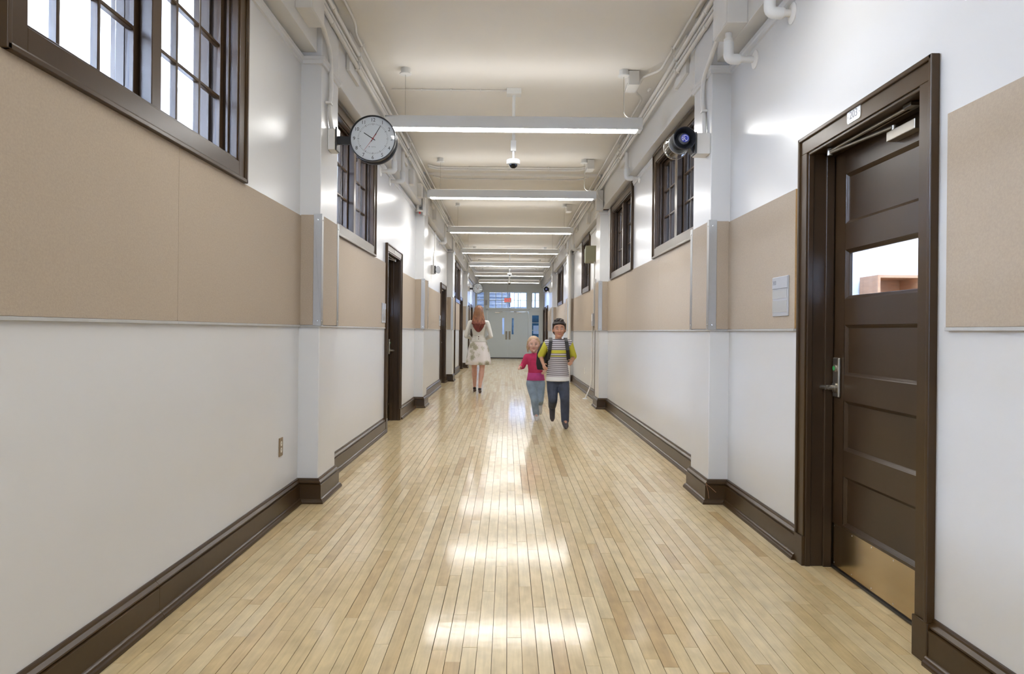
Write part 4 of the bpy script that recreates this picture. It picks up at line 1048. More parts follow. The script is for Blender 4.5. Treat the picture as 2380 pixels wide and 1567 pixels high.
# end wall : exit sign and call box
ex = empty('exit_sign', (-0.01, YE - 0.06, 2.49), 'lit red EXIT sign hanging above the double doors', 'sign')
MB().box(-0.17, 0.15, YE - 0.075, YE - 0.035, 2.49, 2.715).build('sign_body', EXITB, ex, bevel=0.004)
text('letters', 'EXIT', 0.235, (-0.01, YE - 0.0755, 2.602), FACE_CAM, EXITM, ex, 0.001, sx=0.62)
MB().tube([(-0.01, YE - 0.055, 2.715), (-0.01, YE - 0.055, CEIL)], 0.006, 8).build('stem', PIPE, ex)
cb = empty('call_speaker', (-0.96, YE, 2.40), 'small grey wall loudspeaker left of the transom', 'speaker')
MB().box(-1.02, -0.92, YE - 0.08, YE - 0.022, 2.38, 2.62).build('cabinet', GREYTRIM, cb, bevel=0.006)
MB().box(-1.005, -0.935, YE - 0.083, YE - 0.08, 2.41, 2.59).build('grille', SIGN, cb, bevel=0.002)
MB().bend([(-0.97, YE - 0.035, 2.38), (-0.97, YE - 0.035, 2.2), (-1.03, YE - 0.035, 2.1)], 0.008, 0.05, 8).build('cord', PIPE, cb)

# ------------------------------------------------------------------ people
def fmat(name, fn, rough=0.7):
    m, n, l, p = new_mat(name); p.inputs['Roughness'].default_value = rough
    fn(n, l, p); return m
def ramp(n, stops):
    r = n.new('ShaderNodeValToRGB'); e = r.color_ramp.elements
    e[0].position, e[0].color = stops[0][0], (*stops[0][1], 1); e[1].position, e[1].color = stops[-1][0], (*stops[-1][1], 1)
    for pos, c in stops[1:-1]:
        x = e.new(pos); x.color = (*c, 1)
    return r
def objz(n, l):
    tc = n.new('ShaderNodeTexCoord'); sx = n.new('ShaderNodeSeparateXYZ'); l.new(tc.outputs['Object'], sx.inputs[0]); return tc, sx
def m_hair_w(n, l, p):
    tc, sx = objz(n, l)
    mp = n.new('ShaderNodeMapping'); mp.inputs['Scale'].default_value = (60, 60, 4); l.new(tc.outputs['Object'], mp.inputs[0])
    t = n.new('ShaderNodeTexNoise'); t.inputs['Scale'].default_value = 1.0; t.inputs['Detail'].default_value = 3; l.new(mp.outputs[0], t.inputs['Vector'])
    a = n.new('ShaderNodeMath'); a.operation = 'MULTIPLY_ADD'; a.inputs[1].default_value = 0.22; l.new(t.outputs[0], a.inputs[0]); l.new(sx.outputs[2], a.inputs[2])
    mr = n.new('ShaderNodeMapRange'); mr.inputs[1].default_value = 1.28; mr.inputs[2].default_value = 1.86; l.new(a.outputs[0], mr.inputs[0])
    r = ramp(n, [(0, (0.16, 0.022, 0.022)), (0.25, (0.20, 0.035, 0.03)), (0.45, (0.25, 0.10, 0.055)), (0.7, (0.34, 0.17, 0.085)), (1, (0.14, 0.055, 0.03))])
    l.new(mr.outputs[0], r.inputs[0]); 
    mx = n.new('ShaderNodeMixRGB'); mx.blend_type = 'MULTIPLY'; mx.inputs[0].default_value = 0.75
    r2 = ramp(n, [(0.35, (0.35, 0.3, 0.28)), (0.65, (1.25, 1.2, 1.15))]); l.new(t.outputs[0], r2.inputs[0])
    l.new(r.outputs[0], mx.inputs[1]); l.new(r2.outputs[0], mx.inputs[2]); l.new(mx.outputs[0], p.inputs['Base Color'])
    b = n.new('ShaderNodeBump'); b.inputs['Strength'].default_value = 0.5; b.inputs['Distance'].default_value = 0.01; l.new(t.outputs[0], b.inputs['Height']); l.new(b.outputs[0], p.inputs['Normal'])
HAIRW = fmat('auburn_hair', m_hair_w, 0.4)
def m_floral(n, l, p):
    tc = n.new('ShaderNodeTexCoord')
    v = n.new('ShaderNodeTexVoronoi'); v.inputs['Scale'].default_value = 7.0; l.new(tc.outputs['Object'], v.inputs['Vector'])
    t = n.new('ShaderNodeTexNoise'); t.inputs['Scale'].default_value = 75; t.inputs['Detail'].default_value = 3; l.new(tc.outputs['Object'], t.inputs['Vector'])
    a = n.new('ShaderNodeMath'); a.operation = 'MULTIPLY_ADD'; a.inputs[1].default_value = -0.9; l.new(t.outputs[0], a.inputs[0]); l.new(v.outputs[0], a.inputs[2])
    r = ramp(n, [(0.0, (0.40, 0.39, 0.30)), (0.10, (0.55, 0.54, 0.46)), (0.22, (0.80, 0.77, 0.77)), (1, (0.82, 0.78, 0.79))])
    ad = n.new('ShaderNodeMath'); ad.operation = 'ADD'; ad.inputs[1].default_value = 0.20; l.new(a.outputs[0], ad.inputs[0])
    l.new(ad.outputs[0], r.inputs[0]); l.new(r.outputs[0], p.inputs['Base Color'])
FLORAL = fmat('floral_cotton', m_floral, 0.7)
def m_stripe(n, l, p):
    tc, sx = objz(n, l)
    w = n.new('ShaderNodeMath'); w.operation = 'MULTIPLY'; w.inputs[1].default_value = 40.0; l.new(sx.outputs[2], w.inputs[0])
    f = n.new('ShaderNodeMath'); f.operation = 'FRACT'; l.new(w.outputs[0], f.inputs[0])
    r = ramp(n, [(0.0, (0.60, 0.58, 0.59)), (0.45, (0.60, 0.58, 0.59)), (0.52, (0.13, 0.11, 0.12)), (1.0, (0.15, 0.13, 0.14))]); l.new(f.outputs[0], r.inputs[0])
    # two yellow bands on the chest
    mr = ramp(n, [(0.0, (0, 0, 0)), (0.895, (0, 0, 0)), (0.90, (1, 1, 1)), (0.910, (1, 1, 1)), (0.914, (0, 0, 0)), (0.940, (0, 0, 0)), (0.944, (1, 1, 1)), (1.0, (1, 1, 1))])
    mr.color_ramp.interpolation = 'CONSTANT'
    l.new(sx.outputs[2], mr.inputs[0])
    gt = n.new('ShaderNodeMath'); gt.operation = 'LESS_THAN'; gt.inputs[1].default_value = 0.985; l.new(sx.outputs[2], gt.inputs[0])
    mm = n.new('ShaderNodeMath'); mm.operation = 'MULTIPLY'; l.new(mr.outputs[0], mm.inputs[0]); l.new(gt.outputs[0], mm.inputs[1])
    mx = n.new('ShaderNodeMixRGB'); l.new(mm.outputs[0], mx.inputs[0]); l.new(r.outputs[0], mx.inputs[1]); mx.inputs[2].default_value = (0.55, 0.50, 0.05, 1)
    lw = n.new('ShaderNodeMath'); lw.operation = 'LESS_THAN'; lw.inputs[1].default_value = 0.645; l.new(sx.outputs[2], lw.inputs[0])
    m3 = n.new('ShaderNodeMixRGB'); l.new(lw.outputs[0], m3.inputs[0]); l.new(mx.outputs[0], m3.inputs[1]); m3.inputs[2].default_value = (0.68, 0.67, 0.66, 1)
    l.new(m3.outputs[0], p.inputs['Base Color'])
STRIPE = fmat('striped_jersey', m_stripe, 0.85)
SKIN_W = paint('skin_light', (0.62, 0.36, 0.28), 0.5, var=0.06, scale=20)
SKIN_B = paint('skin_warm', (0.47, 0.235, 0.145), 0.5, var=0.08, scale=20)
SKIN_G = paint('skin_fair', (0.66, 0.40, 0.31), 0.5, var=0.06, scale=20)
JACKET = paint('off_white_knit', (0.62, 0.61, 0.57), 0.85, var=0.04, scale=50, bump=0.2, bscale=140)
SHOEB = paint('black_leather', (0.012, 0.010, 0.011), 0.25, var=0.1)
HEELR = paint('dark_red_heel', (0.07, 0.02, 0.02), 0.4, var=0.1)
JEAND = paint('dark_denim', (0.045, 0.055, 0.085), 0.8, var=0.35, scale=9, bump=0.2, bscale=160)
JEANL = paint('light_denim', (0.26, 0.34, 0.43), 0.8, var=0.25, scale=9, bump=0.2, bscale=160)
YELLOW = paint('yellow_jersey', (0.56, 0.52, 0.05), 0.85, var=0.06)
PINK = paint('pink_fleece', (0.52, 0.035, 0.115), 0.9, var=0.10, scale=14, bump=0.3, bscale=90)
PINK2 = paint('magenta_cotton', (0.56, 0.07, 0.27), 0.85, var=0.08, scale=14)
HAIRB = paint('dark_hair', (0.022, 0.013, 0.010), 0.5, var=0.4, scale=40, bump=0.4, bscale=80)
HAIRG = paint('blond_hair', (0.50, 0.33, 0.20), 0.5, var=0.25, scale=40, bump=0.4, bscale=80)
SNEAKW = paint('white_sneaker', (0.62, 0.60, 0.58), 0.6, var=0.05)
SNEAKD = paint('dark_sneaker', (0.06, 0.05, 0.055), 0.6, var=0.2)
LIP = paint('lip', (0.40, 0.13, 0.11), 0.5, var=0.05)
PACK = paint('black_nylon', (0.012, 0.011, 0.012), 0.6, var=0.2, bump=0.3, bscale=80)
EYEW = paint('eye_white', (0.75, 0.74, 0.72), 0.3, var=0.02)
EYED = paint('eye_iris', (0.03, 0.02, 0.015), 0.2, var=0.05)

TMP = bpy.data.scenes.new('workbench')          # scratch scene for fusing bodies
def sph(bm, c, r, rot=None, n=16):
    if not isinstance(r, (tuple, list)): r = (r, r, r)
    M = Matrix.Translation(Vector(c)) @ (rot.to_4x4() if rot else Matrix.Identity(4)) @ Matrix.Diagonal((*r, 1))
    bmesh.ops.create_uvsphere(bm, u_segments=n, v_segments=max(6, n * 2 // 3), radius=1, matrix=M)
def chain(bm, pts, rs, n=14):
    P = [Vector(p) for p in pts]
    for i, p in enumerate(P): sph(bm, p, rs[i], n=n)
    for i in range(len(P) - 1):
        d = P[i + 1] - P[i]
        if d.length < 1e-5: continue
        M = Matrix.Translation((P[i] + P[i + 1]) / 2) @ d.to_track_quat('Z', 'Y').to_matrix().to_4x4()
        bmesh.ops.create_cone(bm, cap_ends=True, segments=n, radius1=rs[i], radius2=rs[i + 1], depth=d.length, matrix=M)
def loft(bm, rings, n=28, wave=None):
    R = []
    for i, (c, rx, ry) in enumerate(rings):
        R.append([bm.verts.new((c[0] + math.cos(2 * PI * j / n) * rx * (1 + (wave(i, 2 * PI * j / n) if wave else 0)), c[1] + math.sin(2 * PI * j / n) * ry * (1 + (wave(i, 2 * PI * j / n) if wave else 0)), c[2])) for j in range(n)])
    for a, b in zip(R, R[1:]):
        for j in range(n): bm.faces.new((a[j], a[(j + 1) % n], b[(j + 1) % n], b[j]))
    bm.faces.new(R[0][::-1]); bm.faces.new(R[-1])
def fuse(name, bm, mat, voxel, parent=None, smooth=4, fac=0.5):
    bmesh.ops.recalc_face_normals(bm, faces=bm.faces)
    me = bpy.data.meshes.new(name + '_src'); bm.to_mesh(me); bm.free()
    t = bpy.data.objects.new(name + '_src', me); TMP.collection.objects.link(t)
    r = t.modifiers.new('r', 'REMESH'); r.mode = 'VOXEL'; r.voxel_size = voxel
    if smooth:
        q = t.modifiers.new('s', 'SMOOTH'); q.iterations = smooth; q.factor = fac
    dg = scratch(TMP)
    out = bpy.data.meshes.new_from_object(t.evaluated_get(dg))
    bpy.data.objects.remove(t); bpy.data.meshes.remove(me)
    out.name = name; out.materials.clear(); out.materials.append(mat)
    out.polygons.foreach_set('use_smooth', [True] * len(out.polygons))
    ob = bpy.data.objects.new(name, out); link(ob, parent); return ob
def raw(name, bm, mat, parent=None):
    bmesh.ops.recalc_face_normals(bm, faces=bm.faces)
    me = bpy.data.meshes.new(name); bm.to_mesh(me); bm.free()
    me.polygons.foreach_set('use_smooth', [True] * len(me.polygons)); me.materials.append(mat)
    ob = bpy.data.objects.new(name, me); link(ob, parent); return ob
def hand(bm, wrist, d, up, side, s=1.0):
    """palm and five bent fingers; d: pointing direction, up: back of the hand, side: +1/-1 thumb side"""
    w = Vector(wrist); d = Vector(d).normalized(); up = (Vector(up) - d * Vector(up).dot(d)).normalized(); x = d.cross(up) * side
    rot = Matrix((x, d, up)).transposed()
    sph(bm, w + d * 0.045 * s, (0.038 * s, 0.05 * s, 0.016 * s), rot)
    chain(bm, [w - d * 0.02 * s, w + d * 0.03 * s], [0.024 * s, 0.024 * s], 10)
    for k, (off, ln) in enumerate(((0.029, 0.066), (0.0095, 0.078), (-0.0105, 0.072), (-0.029, 0.056))):
        b = w + d * 0.078 * s + x * off * s
        p1 = b + (d * 0.8 - up * 0.5).normalized() * ln * 0.45 * s
        p2 = p1 + (d * 0.45 - up * 0.9).normalized() * ln * 0.32 * s
        p3 = p2 + (d * 0.1 - up * 1.0).normalized() * ln * 0.25 * s
        chain(bm, [b - d * 0.02 * s, b, p1, p2, p3], [0.0095 * s, 0.0095 * s, 0.0088 * s, 0.008 * s, 0.007 * s], 8)
    t0 = w + d * 0.02 * s + x * 0.03 * s
    t1 = t0 + (d * 0.6 + x * 0.7 - up * 0.2).normalized() * 0.034 * s
    t2 = t1 + (d * 0.9 + x * 0.15 - up * 0.4).normalized() * 0.03 * s
    chain(bm, [t0, t1, t2], [0.013 * s, 0.0105 * s, 0.0085 * s], 8)
def head(bm, c, s, chin=(0, 0.02, -0.075)):
    """facing +y; s = 1 for a 0.23 m head"""
    c = Vector(c)
    sph(bm, c + Vector((0, -0.008, 0.022)) * s, (0.076 * s, 0.094 * s, 0.092 * s), n=20)
    sph(bm, c + Vector((0, 0.026, -0.045)) * s, (0.058 * s, 0.062 * s, 0.068 * s), n=16)
    sph(bm, c + Vector((0, 0.060, -0.088)) * s, (0.026 * s, 0.024 * s, 0.020 * s), n=10)
    chain(bm, [c + Vector((0, 0.084, 0.008)) * s, c + Vector((0, 0.100, -0.028)) * s], [0.009 * s, 0.014 * s], 8)
    for q in (-1, 1):
        sph(bm, c + Vector((q * 0.012, 0.092, -0.031)) * s, 0.010 * s, n=8)
        sph(bm, c + Vector((q * 0.077, -0.006, -0.012)) * s, (0.010 * s, 0.020 * s, 0.032 * s), n=10)
        sph(bm, c + Vector((q * 0.036, 0.060, -0.03)) * s, (0.026 * s, 0.026 * s, 0.026 * s), n=10)
        sph(bm, c + Vector((q * 0.030, 0.078, 0.022)) * s, (0.024 * s, 0.012 * s, 0.008 * s), n=8)
def face(parent, c, s, brow):
    c = Vector(c)
    for q in (-1, 1):
        bm = bmesh.new(); sph(bm, c + Vector((q * 0.031, 0.076, 0.004)) * s, (0.0125 * s, 0.010 * s, 0.0062 * s), n=12); e = raw('eye', bm, EYEW, parent)
        bm = bmesh.new(); sph(bm, c + Vector((q * 0.031, 0.0845, 0.004)) * s, (0.0062 * s, 0.004 * s, 0.0058 * s), n=10); raw('iris', bm, EYED, e)
        bm = bmesh.new(); chain(bm, [c + Vector((q * 0.016, 0.089, 0.026)) * s, c + Vector((q * 0.034, 0.089, 0.031)) * s, c + Vector((q * 0.050, 0.078, 0.026)) * s], [0.0026 * s, 0.003 * s, 0.002 * s], 8); raw('eyebrow', bm, brow, parent)
    bm = bmesh.new(); chain(bm, [c + Vector((-0.024, 0.077, -0.056)) * s, c + Vector((0, 0.089, -0.060)) * s, c + Vector((0.024, 0.077, -0.056)) * s], [0.004 * s, 0.0075 * s, 0.004 * s], 8); raw('mouth', bm, LIP, parent)

# ---- woman walking away
def woman():
    bm = bmesh.new()
    H_ = (0, 0.0, 1.605)
    head(bm, H_, 1.0)
    chain(bm, [(0, -0.015, 1.37), (0, -0.005, 1.54)], [0.055, 0.05])
    loft(bm, [((0, -0.01, 0.86), 0.15, 0.11), ((0, -0.015, 0.95), 0.165, 0.115), ((0, -0.005, 1.06), 0.125, 0.09), ((0, 0, 1.13), 0.112, 0.082), ((0, 0, 1.22), 0.128, 0.092), ((0, 0.0, 1.33), 0.145, 0.092), ((0, -0.005, 1.40), 0.12, 0.07), ((0, -0.01, 1.44), 0.05, 0.045)])
    J = {}
    for q in (-1, 1):
        sh, el, wr = (q * 0.165, -0.005, 1.375), (q * 0.245, -0.07, 1.115), (q * 0.15, 0.14, 1.065)
        J[q] = (sh, el, wr)
        chain(bm, [(q * 0.09, 0, 1.38), sh, (q * 0.21, -0.045, 1.24), el, (q * 0.19, 0.035, 1.10), wr], [0.05, 0.052, 0.04, 0.035, 0.034, 0.024])
        hand(bm, wr, (-q * 0.45, 0.85, 0.05), (q * 0.6, 0, 0.8), -q, 0.92)
    legs = {1: ((0.085, -0.01, 0.86), (0.075, -0.05, 0.475), (0.040, -0.165, 0.135)), -1: ((-0.085, 0, 0.86), (-0.085, 0.14, 0.485), (-0.078, 0.19, 0.125))}
    for q, (hp, kn, an) in legs.items():
        hp, kn, an = map(Vector, (hp, kn, an)); cf = kn.lerp(an, 0.32) + Vector((0, -0.018, 0))
        chain(bm, [hp, hp.lerp(kn, 0.5), kn, cf, kn.lerp(an, 0.7), an], [0.088, 0.072, 0.052, 0.055, 0.040, 0.032])
        chain(bm, [an, an + Vector((0, -0.02, -0.045)), an + Vector((0, 0.06, -0.075)), an + Vector((0, 0.13, -0.105))], [0.031, 0.026, 0.028, 0.022], 10)
    body = fuse('person', bm, SKIN_W, 0.0065, smooth=3)
    tag(body, 'woman with long red hair walking away in cream jacket and floral skirt', 'person')
    face(body, H_, 1.0, HAIRB)
    # jacket
    bm = bmesh.new()
    loft(bm, [((0, -0.012, 1.005), 0.176, 0.136), ((0, -0.008, 1.06), 0.146, 0.114), ((0, -0.003, 1.13), 0.119, 0.094), ((0, 0, 1.22), 0.136, 0.106), ((0, 0.0, 1.33), 0.162, 0.108), ((0, -0.005, 1.405), 0.125, 0.082), ((0, -0.01, 1.445), 0.065, 0.06)])
    for q in (-1, 1):
        sh, el, wr = J[q]
        w2 = Vector(el).lerp(Vector(wr), 0.8)
        chain(bm, [(q * 0.09, 0, 1.385), sh, (q * 0.212, -0.045, 1.24), el, (q * 0.19, 0.035, 1.10), w2], [0.056, 0.055, 0.046, 0.042, 0.040, 0.034])
    ja = fuse('jacket', bm, JACKET, 0.008, body, smooth=3)
    bm = bmesh.new(); loft(bm, [((0, -0.003, 1.124), 0.1215, 0.0965), ((0, -0.003, 1.134), 0.121, 0.096)]); raw('waist_seam', bm, JACKET, ja)
    for z in (1.105, 1.06):
        bm = bmesh.new(); sph(bm, (0.005, -0.106 if z > 1.08 else -0.119, z), (0.011, 0.006, 0.011), n=12); raw('button', bm, HEELR, ja)
    # skirt
    bm = bmesh.new()
    wv = lambda i, a: (0.012 * i / 6) * 3.2 * math.sin(9 * a + 0.6 * math.sin(2 * a))
    loft(bm, [((0, -0.008, 1.075), 0.14, 0.108), ((0, -0.01, 1.02), 0.158, 0.122), ((0, -0.01, 0.95), 0.180, 0.142), ((0, 0.0, 0.85), 0.206, 0.168), ((0, 0.01, 0.74), 0.226, 0.188), ((0, 0.02, 0.64), 0.242, 0.205), ((0, 0.02, 0.553), 0.254, 0.215)], n=72, wave=wv)
    raw('skirt', bm, FLORAL, body)
    # shoes
    for q, (hp, kn, an) in legs.items():
        an = Vector(an); bm = bmesh.new()
        chain(bm, [an + Vector((0, 0.02, -0.085)), an + Vector((0, 0.08, -0.105)), an + Vector((0, 0.145, -0.118))], [0.030, 0.034, 0.020], 12)
        sph(bm, an + Vector((0, -0.022, -0.055)), (0.034, 0.035, 0.032), n=12)
        chain(bm, [an + Vector((0, -0.03, -0.06)), an + Vector((0, 0.04, -0.10))], [0.026, 0.026], 10)
        so = fuse('shoe', bm, SHOEB, 0.005, body, smooth=2)
        bm = bmesh.new(); zf = 0.0 if q == 1 else 0.0
        chain(bm, [an + Vector((0, -0.042, -0.075)), (an.x, an.y - 0.048, 0.006 if an.z < 0.2 else 0.006)], [0.014, 0.0075], 10); raw('heel', bm, HEELR, so)
    # hair
    bm = bmesh.new()
    sph(bm, (0, -0.022, 1.632), (0.090, 0.102, 0.098), n=20)
    loft(bm, [((0, -0.045, 1.66), 0.075, 0.075), ((0, -0.058, 1.60), 0.093, 0.075), ((0, -0.07, 1.52), 0.105, 0.066), ((0, -0.09, 1.44), 0.122, 0.056), ((0, -0.112, 1.36), 0.125, 0.046), ((0, -0.128, 1.30), 0.105, 0.036), ((0, -0.130, 1.24), 0.068, 0.028), ((0, -0.130, 1.20), 0.028, 0.018)])
    rnd = random.Random(5)
    for k in range(34):
        a = -1 + 2 * k / 33; zb = 1.195 + 0.16 * abs(a) ** 1.3 + rnd.uniform(-0.015, 0.03)
        chain(bm, [(a * 0.08, -0.08 - 0.03 * (1 - a * a), 1.60), (a * 0.112, -0.115 - 0.02 * (1 - a * a), 1.44), (a * 0.124, -0.145 - 0.02 * (1 - a * a), 1.36), (a * 0.088 + rnd.uniform(-.012, .012), -0.150, zb)], [0.013, 0.014, 0.014, 0.004], 8)
    fuse('hair', bm, HAIRW, 0.006, body, smooth=2, fac=0.4)
    body.location = (-0.575, 13.98, 0.0)
woman()

# ---- boy running towards the viewpoint (local facing +y, turned round below)
def boy():
    bm = bmesh.new(); Hc = (-0.005, 0.07, 1.252); s = 1.03
    head(bm, Hc, s)
    chain(bm, [(0, 0.03, 1.08), (0, 0.05, 1.18)], [0.045, 0.042])
    loft(bm, [((0, -0.01, 0.60), 0.105, 0.085), ((0, -0.005, 0.70), 0.112, 0.085), ((0, 0.0, 0.80), 0.105, 0.078), ((0, 0.012, 0.92), 0.118, 0.084), ((0, 0.025, 1.04), 0.125, 0.08), ((0, 0.03, 1.105), 0.085, 0.06), ((0, 0.035, 1.13), 0.04, 0.04)])
    arms = {-1: ((-0.145, 0.02, 1.065), (-0.205, -0.07, 0.89), (-0.165, 0.12, 0.845)), 1: ((0.145, 0.02, 1.065), (0.215, -0.09, 0.90), (0.19, 0.07, 0.80))}
    for q, (sh, el, wr) in arms.items():
        chain(bm, [(q * 0.08, 0.025, 1.07), sh, Vector(sh).lerp(Vector(el), 0.5), el, Vector(el).lerp(Vector(wr), 0.4), wr], [0.038, 0.038, 0.031, 0.027, 0.027, 0.020])
        hand(bm, wr, Vector(wr) - Vector(el), (q * 0.8, 0, 0.6), -q, 0.72)
    legs = {-1: ((-0.07, 0, 0.62), (-0.085, 0.11, 0.355), (-0.095, 0.06, 0.075), (0.0, 0.14, -0.03)), 1: ((0.07, -0.01, 0.62), (0.065, 0.07, 0.35), (0.055, -0.21, 0.235), (0.0, 0.06, -0.13))}
    for q, (hp, kn, an, ft) in legs.items():
        hp, kn, an, ft = map(Vector, (hp, kn, an, ft))
        chain(bm, [hp, hp.lerp(kn, 0.5), kn, kn.lerp(an, 0.35) + Vector((0, -0.012, 0)), an], [0.075, 0.064, 0.047, 0.045, 0.032])
        chain(bm, [an, an + ft], [0.03, 0.026])
    body = fuse('person', bm, SKIN_B, 0.006, smooth=3)
    tag(body, 'running boy in a striped shirt with yellow sleeves and dark jeans', 'person')
    face(body, Hc, s, HAIRB)
    bm = bmesh.new()
    loft(bm, [((0, -0.004, 0.585), 0.153, 0.135), ((0, -0.004, 0.60), 0.153, 0.134), ((0, -0.004, 0.70), 0.142, 0.120), ((0, 0.0, 0.80), 0.127, 0.098), ((0, 0.012, 0.92), 0.136, 0.101), ((0, 0.025, 1.03), 0.14, 0.095), ((0, 0.03, 1.10), 0.098, 0.07), ((0, 0.035, 1.13), 0.055, 0.052)], n=36)
    for q in (-1, 1): chain(bm, [(q * 0.08, 0.025, 1.07), (q * 0.135, 0.02, 1.07)], [0.052, 0.054])
    fuse('striped_shirt', bm, STRIPE, 0.008, body, smooth=3)
    for q, (sh, el, wr) in arms.items():
        bm = bmesh.new(); e2 = Vector(sh).lerp(Vector(el), 0.92)
        chain(bm, [(q * 0.128, 0.02, 1.068), sh, Vector(sh).lerp(Vector(el), 0.5), e2], [0.046, 0.048, 0.047, 0.049]); fuse('sleeve', bm, YELLOW, 0.008, body, smooth=3)
    bm = bmesh.new()
    loft(bm, [((0, -0.01, 0.52), 0.10, 0.09), ((0, -0.01, 0.60), 0.128, 0.10), ((0, -0.005, 0.69), 0.126, 0.098)])
    for q, (hp, kn, an, ft) in legs.items():
        hp, kn, an = map(Vector, (hp, kn, an))
        chain(bm, [hp, hp.lerp(kn, 0.5), kn, kn.lerp(an, 0.4), kn.lerp(an, 0.97)], [0.076, 0.073, 0.060, 0.058, 0.051])
    fuse('jeans', bm, JEAND, 0.008, body, smooth=3)
    for q, (hp, kn, an, ft) in legs.items():
        an, ft = Vector(an), Vector(ft); bm = bmesh.new(); d = ft.normalized()
        chain(bm, [an + Vector((0, 0, -0.02)), an + d * 0.05 + Vector((0, 0, -0.015)), an + d * 0.15 + Vector((0, 0, -0.008))], [0.042, 0.040, 0.034], 12)
        chain(bm, [an - d * 0.035 + Vector((0, 0, -0.034)), an + d * 0.16 + Vector((0, 0, -0.02))], [0.03, 0.026], 10)
        so = fuse('sneaker', bm, SNEAKD, 0.006, body, smooth=2)
    bm = bmesh.new(); c = Vector(Hc)
    sph(bm, c + Vector((0, -0.022, 0.048)) * s, (0.084 * s, 0.098 * s, 0.078 * s), n=20)
    sph(bm, c + Vector((0, -0.042, -0.005)) * s, (0.084 * s, 0.072 * s, 0.085 * s), n=16)
    for q in (-1, 1): chain(bm, [c + Vector((q * 0.070, 0.035, 0.062)) * s, c + Vector((q * 0.076, 0.02, 0.02)) * s, c + Vector((q * 0.077, 0.004, -0.012)) * s], [0.016 * s, 0.010 * s, 0.006 * s], 8)
    chain(bm, [c + Vector((-0.05, 0.062, 0.068)) * s, c + Vector((0, 0.076, 0.074)) * s, c + Vector((0.05, 0.062, 0.068)) * s], [0.014 * s, 0.016 * s, 0.014 * s], 8)
    rnd = random.Random(3)
    for k in range(40):
        a = rnd.uniform(-PI, PI); b = rnd.uniform(0.05, 0.75)
        d = Vector((math.sin(a) * math.sin(b), math.cos(a) * math.sin(b), math.cos(b)))
        p = c + Vector((d.x * 0.082, -0.018 + d.y * 0.094, 0.044 + d.z * 0.078)) * s
        chain(bm, [p - d * 0.012, p + (d * 0.012 + Vector((0.006 * math.sin(k), 0.012, 0))) * s], [0.015 * s, 0.006 * s], 8)
    fuse('hair', bm, HAIRB, 0.006, body, smooth=1)
    body.rotation_euler.z = PI; body.location = (0.65, 9.08, 0.0)
    # backpack carried on the right side
    root = empty('backpack', (0.65, 9.2, 0.75), 'black backpack worn by the running boy', 'backpack')
    def W(p): return (0.65 - p[0], 9.08 - p[1], p[2])
    bm = bmesh.new(); 
    loft(bm, [((0.15, -0.15, 0.72), 0.11, 0.055), ((0.15, -0.155, 0.80), 0.125, 0.07), ((0.145, -0.155, 0.95), 0.12, 0.07), ((0.12, -0.155, 1.06), 0.10, 0.055), ((0.11, -0.15, 1.10), 0.05, 0.03)])
    bmesh.ops.transform(bm, matrix=Matrix.Translation((0.65, 9.08, 0)) @ Matrix.Rotation(PI, 4, 'Z'), verts=bm.verts)
    bmesh.ops.transform(bm, matrix=Matrix.Translation(-Vector((0.65, 9.2, 0.75))), verts=bm.verts)
    fuse('bag', bm, PACK, 0.008, root, smooth=3)
    for q in (-1, 1):
        m = MB(W)
        pts = [(q * 0.085, -0.13, 1.06), (q * 0.095, -0.02, 1.135), (q * 0.10, 0.085, 1.09), (q * 0.115, 0.118, 0.98), (q * 0.13, 0.06, 0.86), (q * 0.13, -0.10, 0.80)]
        rings = []
        for p in pts:
            p = Vector(p); rings.append([p + Vector((-0.022, 0, 0)), p + Vector((0.022, 0, 0)), p + Vector((0.022, 0.004, 0.008)), p + Vector((-0.022, 0.004, 0.008))])
        m.ring(rings, True, False); m.build('strap', PACK, root, bevel=0.003)
boy()

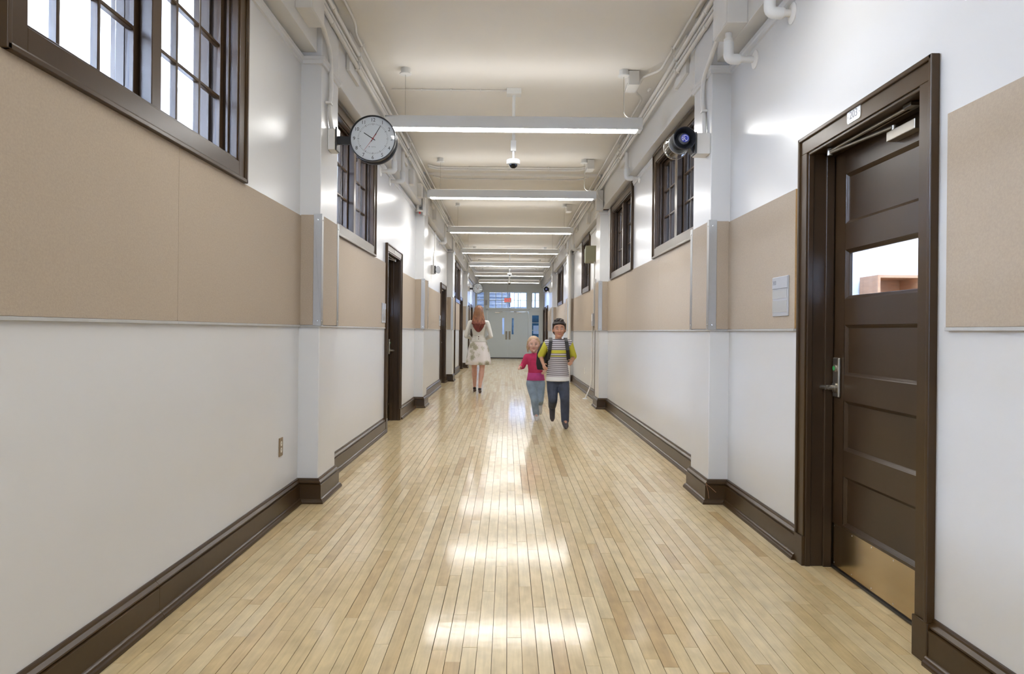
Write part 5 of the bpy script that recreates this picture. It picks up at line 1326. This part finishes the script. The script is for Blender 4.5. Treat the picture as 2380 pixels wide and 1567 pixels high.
# ---- girl running beside him
def girl():
    bm = bmesh.new(); Hc = (0.035, 0.05, 1.042); s = 0.97
    head(bm, Hc, s)
    chain(bm, [(0.01, 0.02, 0.87), (0.025, 0.035, 0.99)], [0.042, 0.038])
    loft(bm, [((0, -0.01, 0.48), 0.09, 0.075), ((0, -0.005, 0.57), 0.094, 0.076), ((0, 0.0, 0.66), 0.09, 0.07), ((0.003, 0.01, 0.75), 0.098, 0.074), ((0.006, 0.018, 0.85), 0.102, 0.068), ((0.01, 0.02, 0.90), 0.068, 0.05), ((0.012, 0.024, 0.92), 0.035, 0.035)])
    arms = {1: ((0.125, 0.01, 0.865), (0.185, -0.02, 0.73), (0.225, 0.10, 0.725)), -1: ((-0.11, 0.01, 0.865), (-0.165, -0.09, 0.74), (-0.12, 0.05, 0.68))}
    for q, (sh, el, wr) in arms.items():
        chain(bm, [(q * 0.06, 0.015, 0.87), sh, Vector(sh).lerp(Vector(el), 0.5), el, Vector(el).lerp(Vector(wr), 0.4), wr], [0.036, 0.038, 0.031, 0.027, 0.027, 0.019])
        hand(bm, wr, Vector(wr) - Vector(el), (q * 0.8, 0, 0.6), -q, 0.6)
    legs = {1: ((0.06, 0, 0.50), (0.02, 0.10, 0.29), (-0.01, 0.03, 0.07), (0.0, 0.115, -0.03)), -1: ((-0.06, -0.01, 0.50), (-0.06, 0.05, 0.285), (-0.075, -0.20, 0.21), (0.0, 0.05, -0.11))}
    for q, (hp, kn, an, ft) in legs.items():
        hp, kn, an, ft = map(Vector, (hp, kn, an, ft))
        chain(bm, [hp, hp.lerp(kn, 0.5), kn, kn.lerp(an, 0.35), an], [0.062, 0.053, 0.04, 0.038, 0.027])
        chain(bm, [an, an + ft], [0.026, 0.022])
    body = fuse('person', bm, SKIN_G, 0.006, smooth=3)
    tag(body, 'small fair-haired girl in a pink top and light jeans running left of the boy', 'person')
    face(body, Hc, s, HAIRG)
    bm = bmesh.new()
    loft(bm, [((0, -0.006, 0.62), 0.108, 0.092), ((0, 0.0, 0.68), 0.106, 0.09), ((0.003, 0.01, 0.76), 0.112, 0.09), ((0.006, 0.018, 0.85), 0.114, 0.082), ((0.01, 0.02, 0.90), 0.078, 0.06), ((0.012, 0.024, 0.925), 0.046, 0.045)])
    for q, (sh, el, wr) in arms.items():
        w2 = Vector(el).lerp(Vector(wr), 0.55)
        chain(bm, [(q * 0.06, 0.015, 0.87), sh, Vector(sh).lerp(Vector(el), 0.5), el, w2], [0.046, 0.048, 0.042, 0.038, 0.034])
    fuse('fleece_top', bm, PINK, 0.008, body, smooth=3)
    bm = bmesh.new()
    loft(bm, [((0, -0.008, 0.545), 0.125, 0.108), ((0, -0.006, 0.60), 0.116, 0.10), ((0, 0.0, 0.65), 0.11, 0.094)], n=32, wave=lambda i, a: 0.03 * (2 - i) / 2 * math.sin(7 * a)); raw('shirt_hem', bm, PINK2, body)
    bm = bmesh.new()
    loft(bm, [((0, -0.01, 0.44), 0.085, 0.08), ((0, -0.01, 0.50), 0.108, 0.09), ((0, -0.006, 0.58), 0.105, 0.09)])
    for q, (hp, kn, an, ft) in legs.items():
        hp, kn, an = map(Vector, (hp, kn, an))
        chain(bm, [hp, hp.lerp(kn, 0.5), kn, kn.lerp(an, 0.4), kn.lerp(an, 0.95)], [0.076, 0.067, 0.053, 0.050, 0.045])
    fuse('jeans', bm, JEANL, 0.008, body, smooth=3)
    for q, (hp, kn, an, ft) in legs.items():
        an, ft = Vector(an), Vector(ft); bm = bmesh.new(); d = ft.normalized()
        chain(bm, [an + Vector((0, 0, -0.02)), an + d * 0.04 + Vector((0, 0, -0.014)), an + d * 0.12 + Vector((0, 0, -0.008))], [0.036, 0.034, 0.029], 12)
        chain(bm, [an - d * 0.03 + Vector((0, 0, -0.034)), an + d * 0.13 + Vector((0, 0, -0.02))], [0.027, 0.023], 10)
        fuse('sneaker', bm, SNEAKW, 0.006, body, smooth=2)
    bm = bmesh.new(); c = Vector(Hc)
    sph(bm, c + Vector((0, -0.022, 0.045)) * s, (0.084 * s, 0.098 * s, 0.078 * s), n=20)
    sph(bm, c + Vector((0, -0.045, -0.01)) * s, (0.083 * s, 0.072 * s, 0.10 * s), n=16)
    for q in (-1, 1): chain(bm, [c + Vector((q * 0.075, 0.0, 0.04)) * s, c + Vector((q * 0.084, -0.02, -0.04)) * s, c + Vector((q * 0.08, -0.05, -0.11)) * s], [0.02 * s, 0.02 * s, 0.008 * s], 10)
    chain(bm, [c + Vector((0, -0.10, 0.03)) * s, c + Vector((0.01, -0.15, 0.0)) * s, c + Vector((0.015, -0.17, -0.12)) * s], [0.03 * s, 0.034 * s, 0.010 * s], 10)
    fuse('hair', bm, HAIRG, 0.006, body, smooth=2)
    body.rotation_euler.z = PI; body.location = (0.395, 9.78, 0.0)
girl()

for sc in (TMP, TXT): bpy.data.scenes.remove(sc)
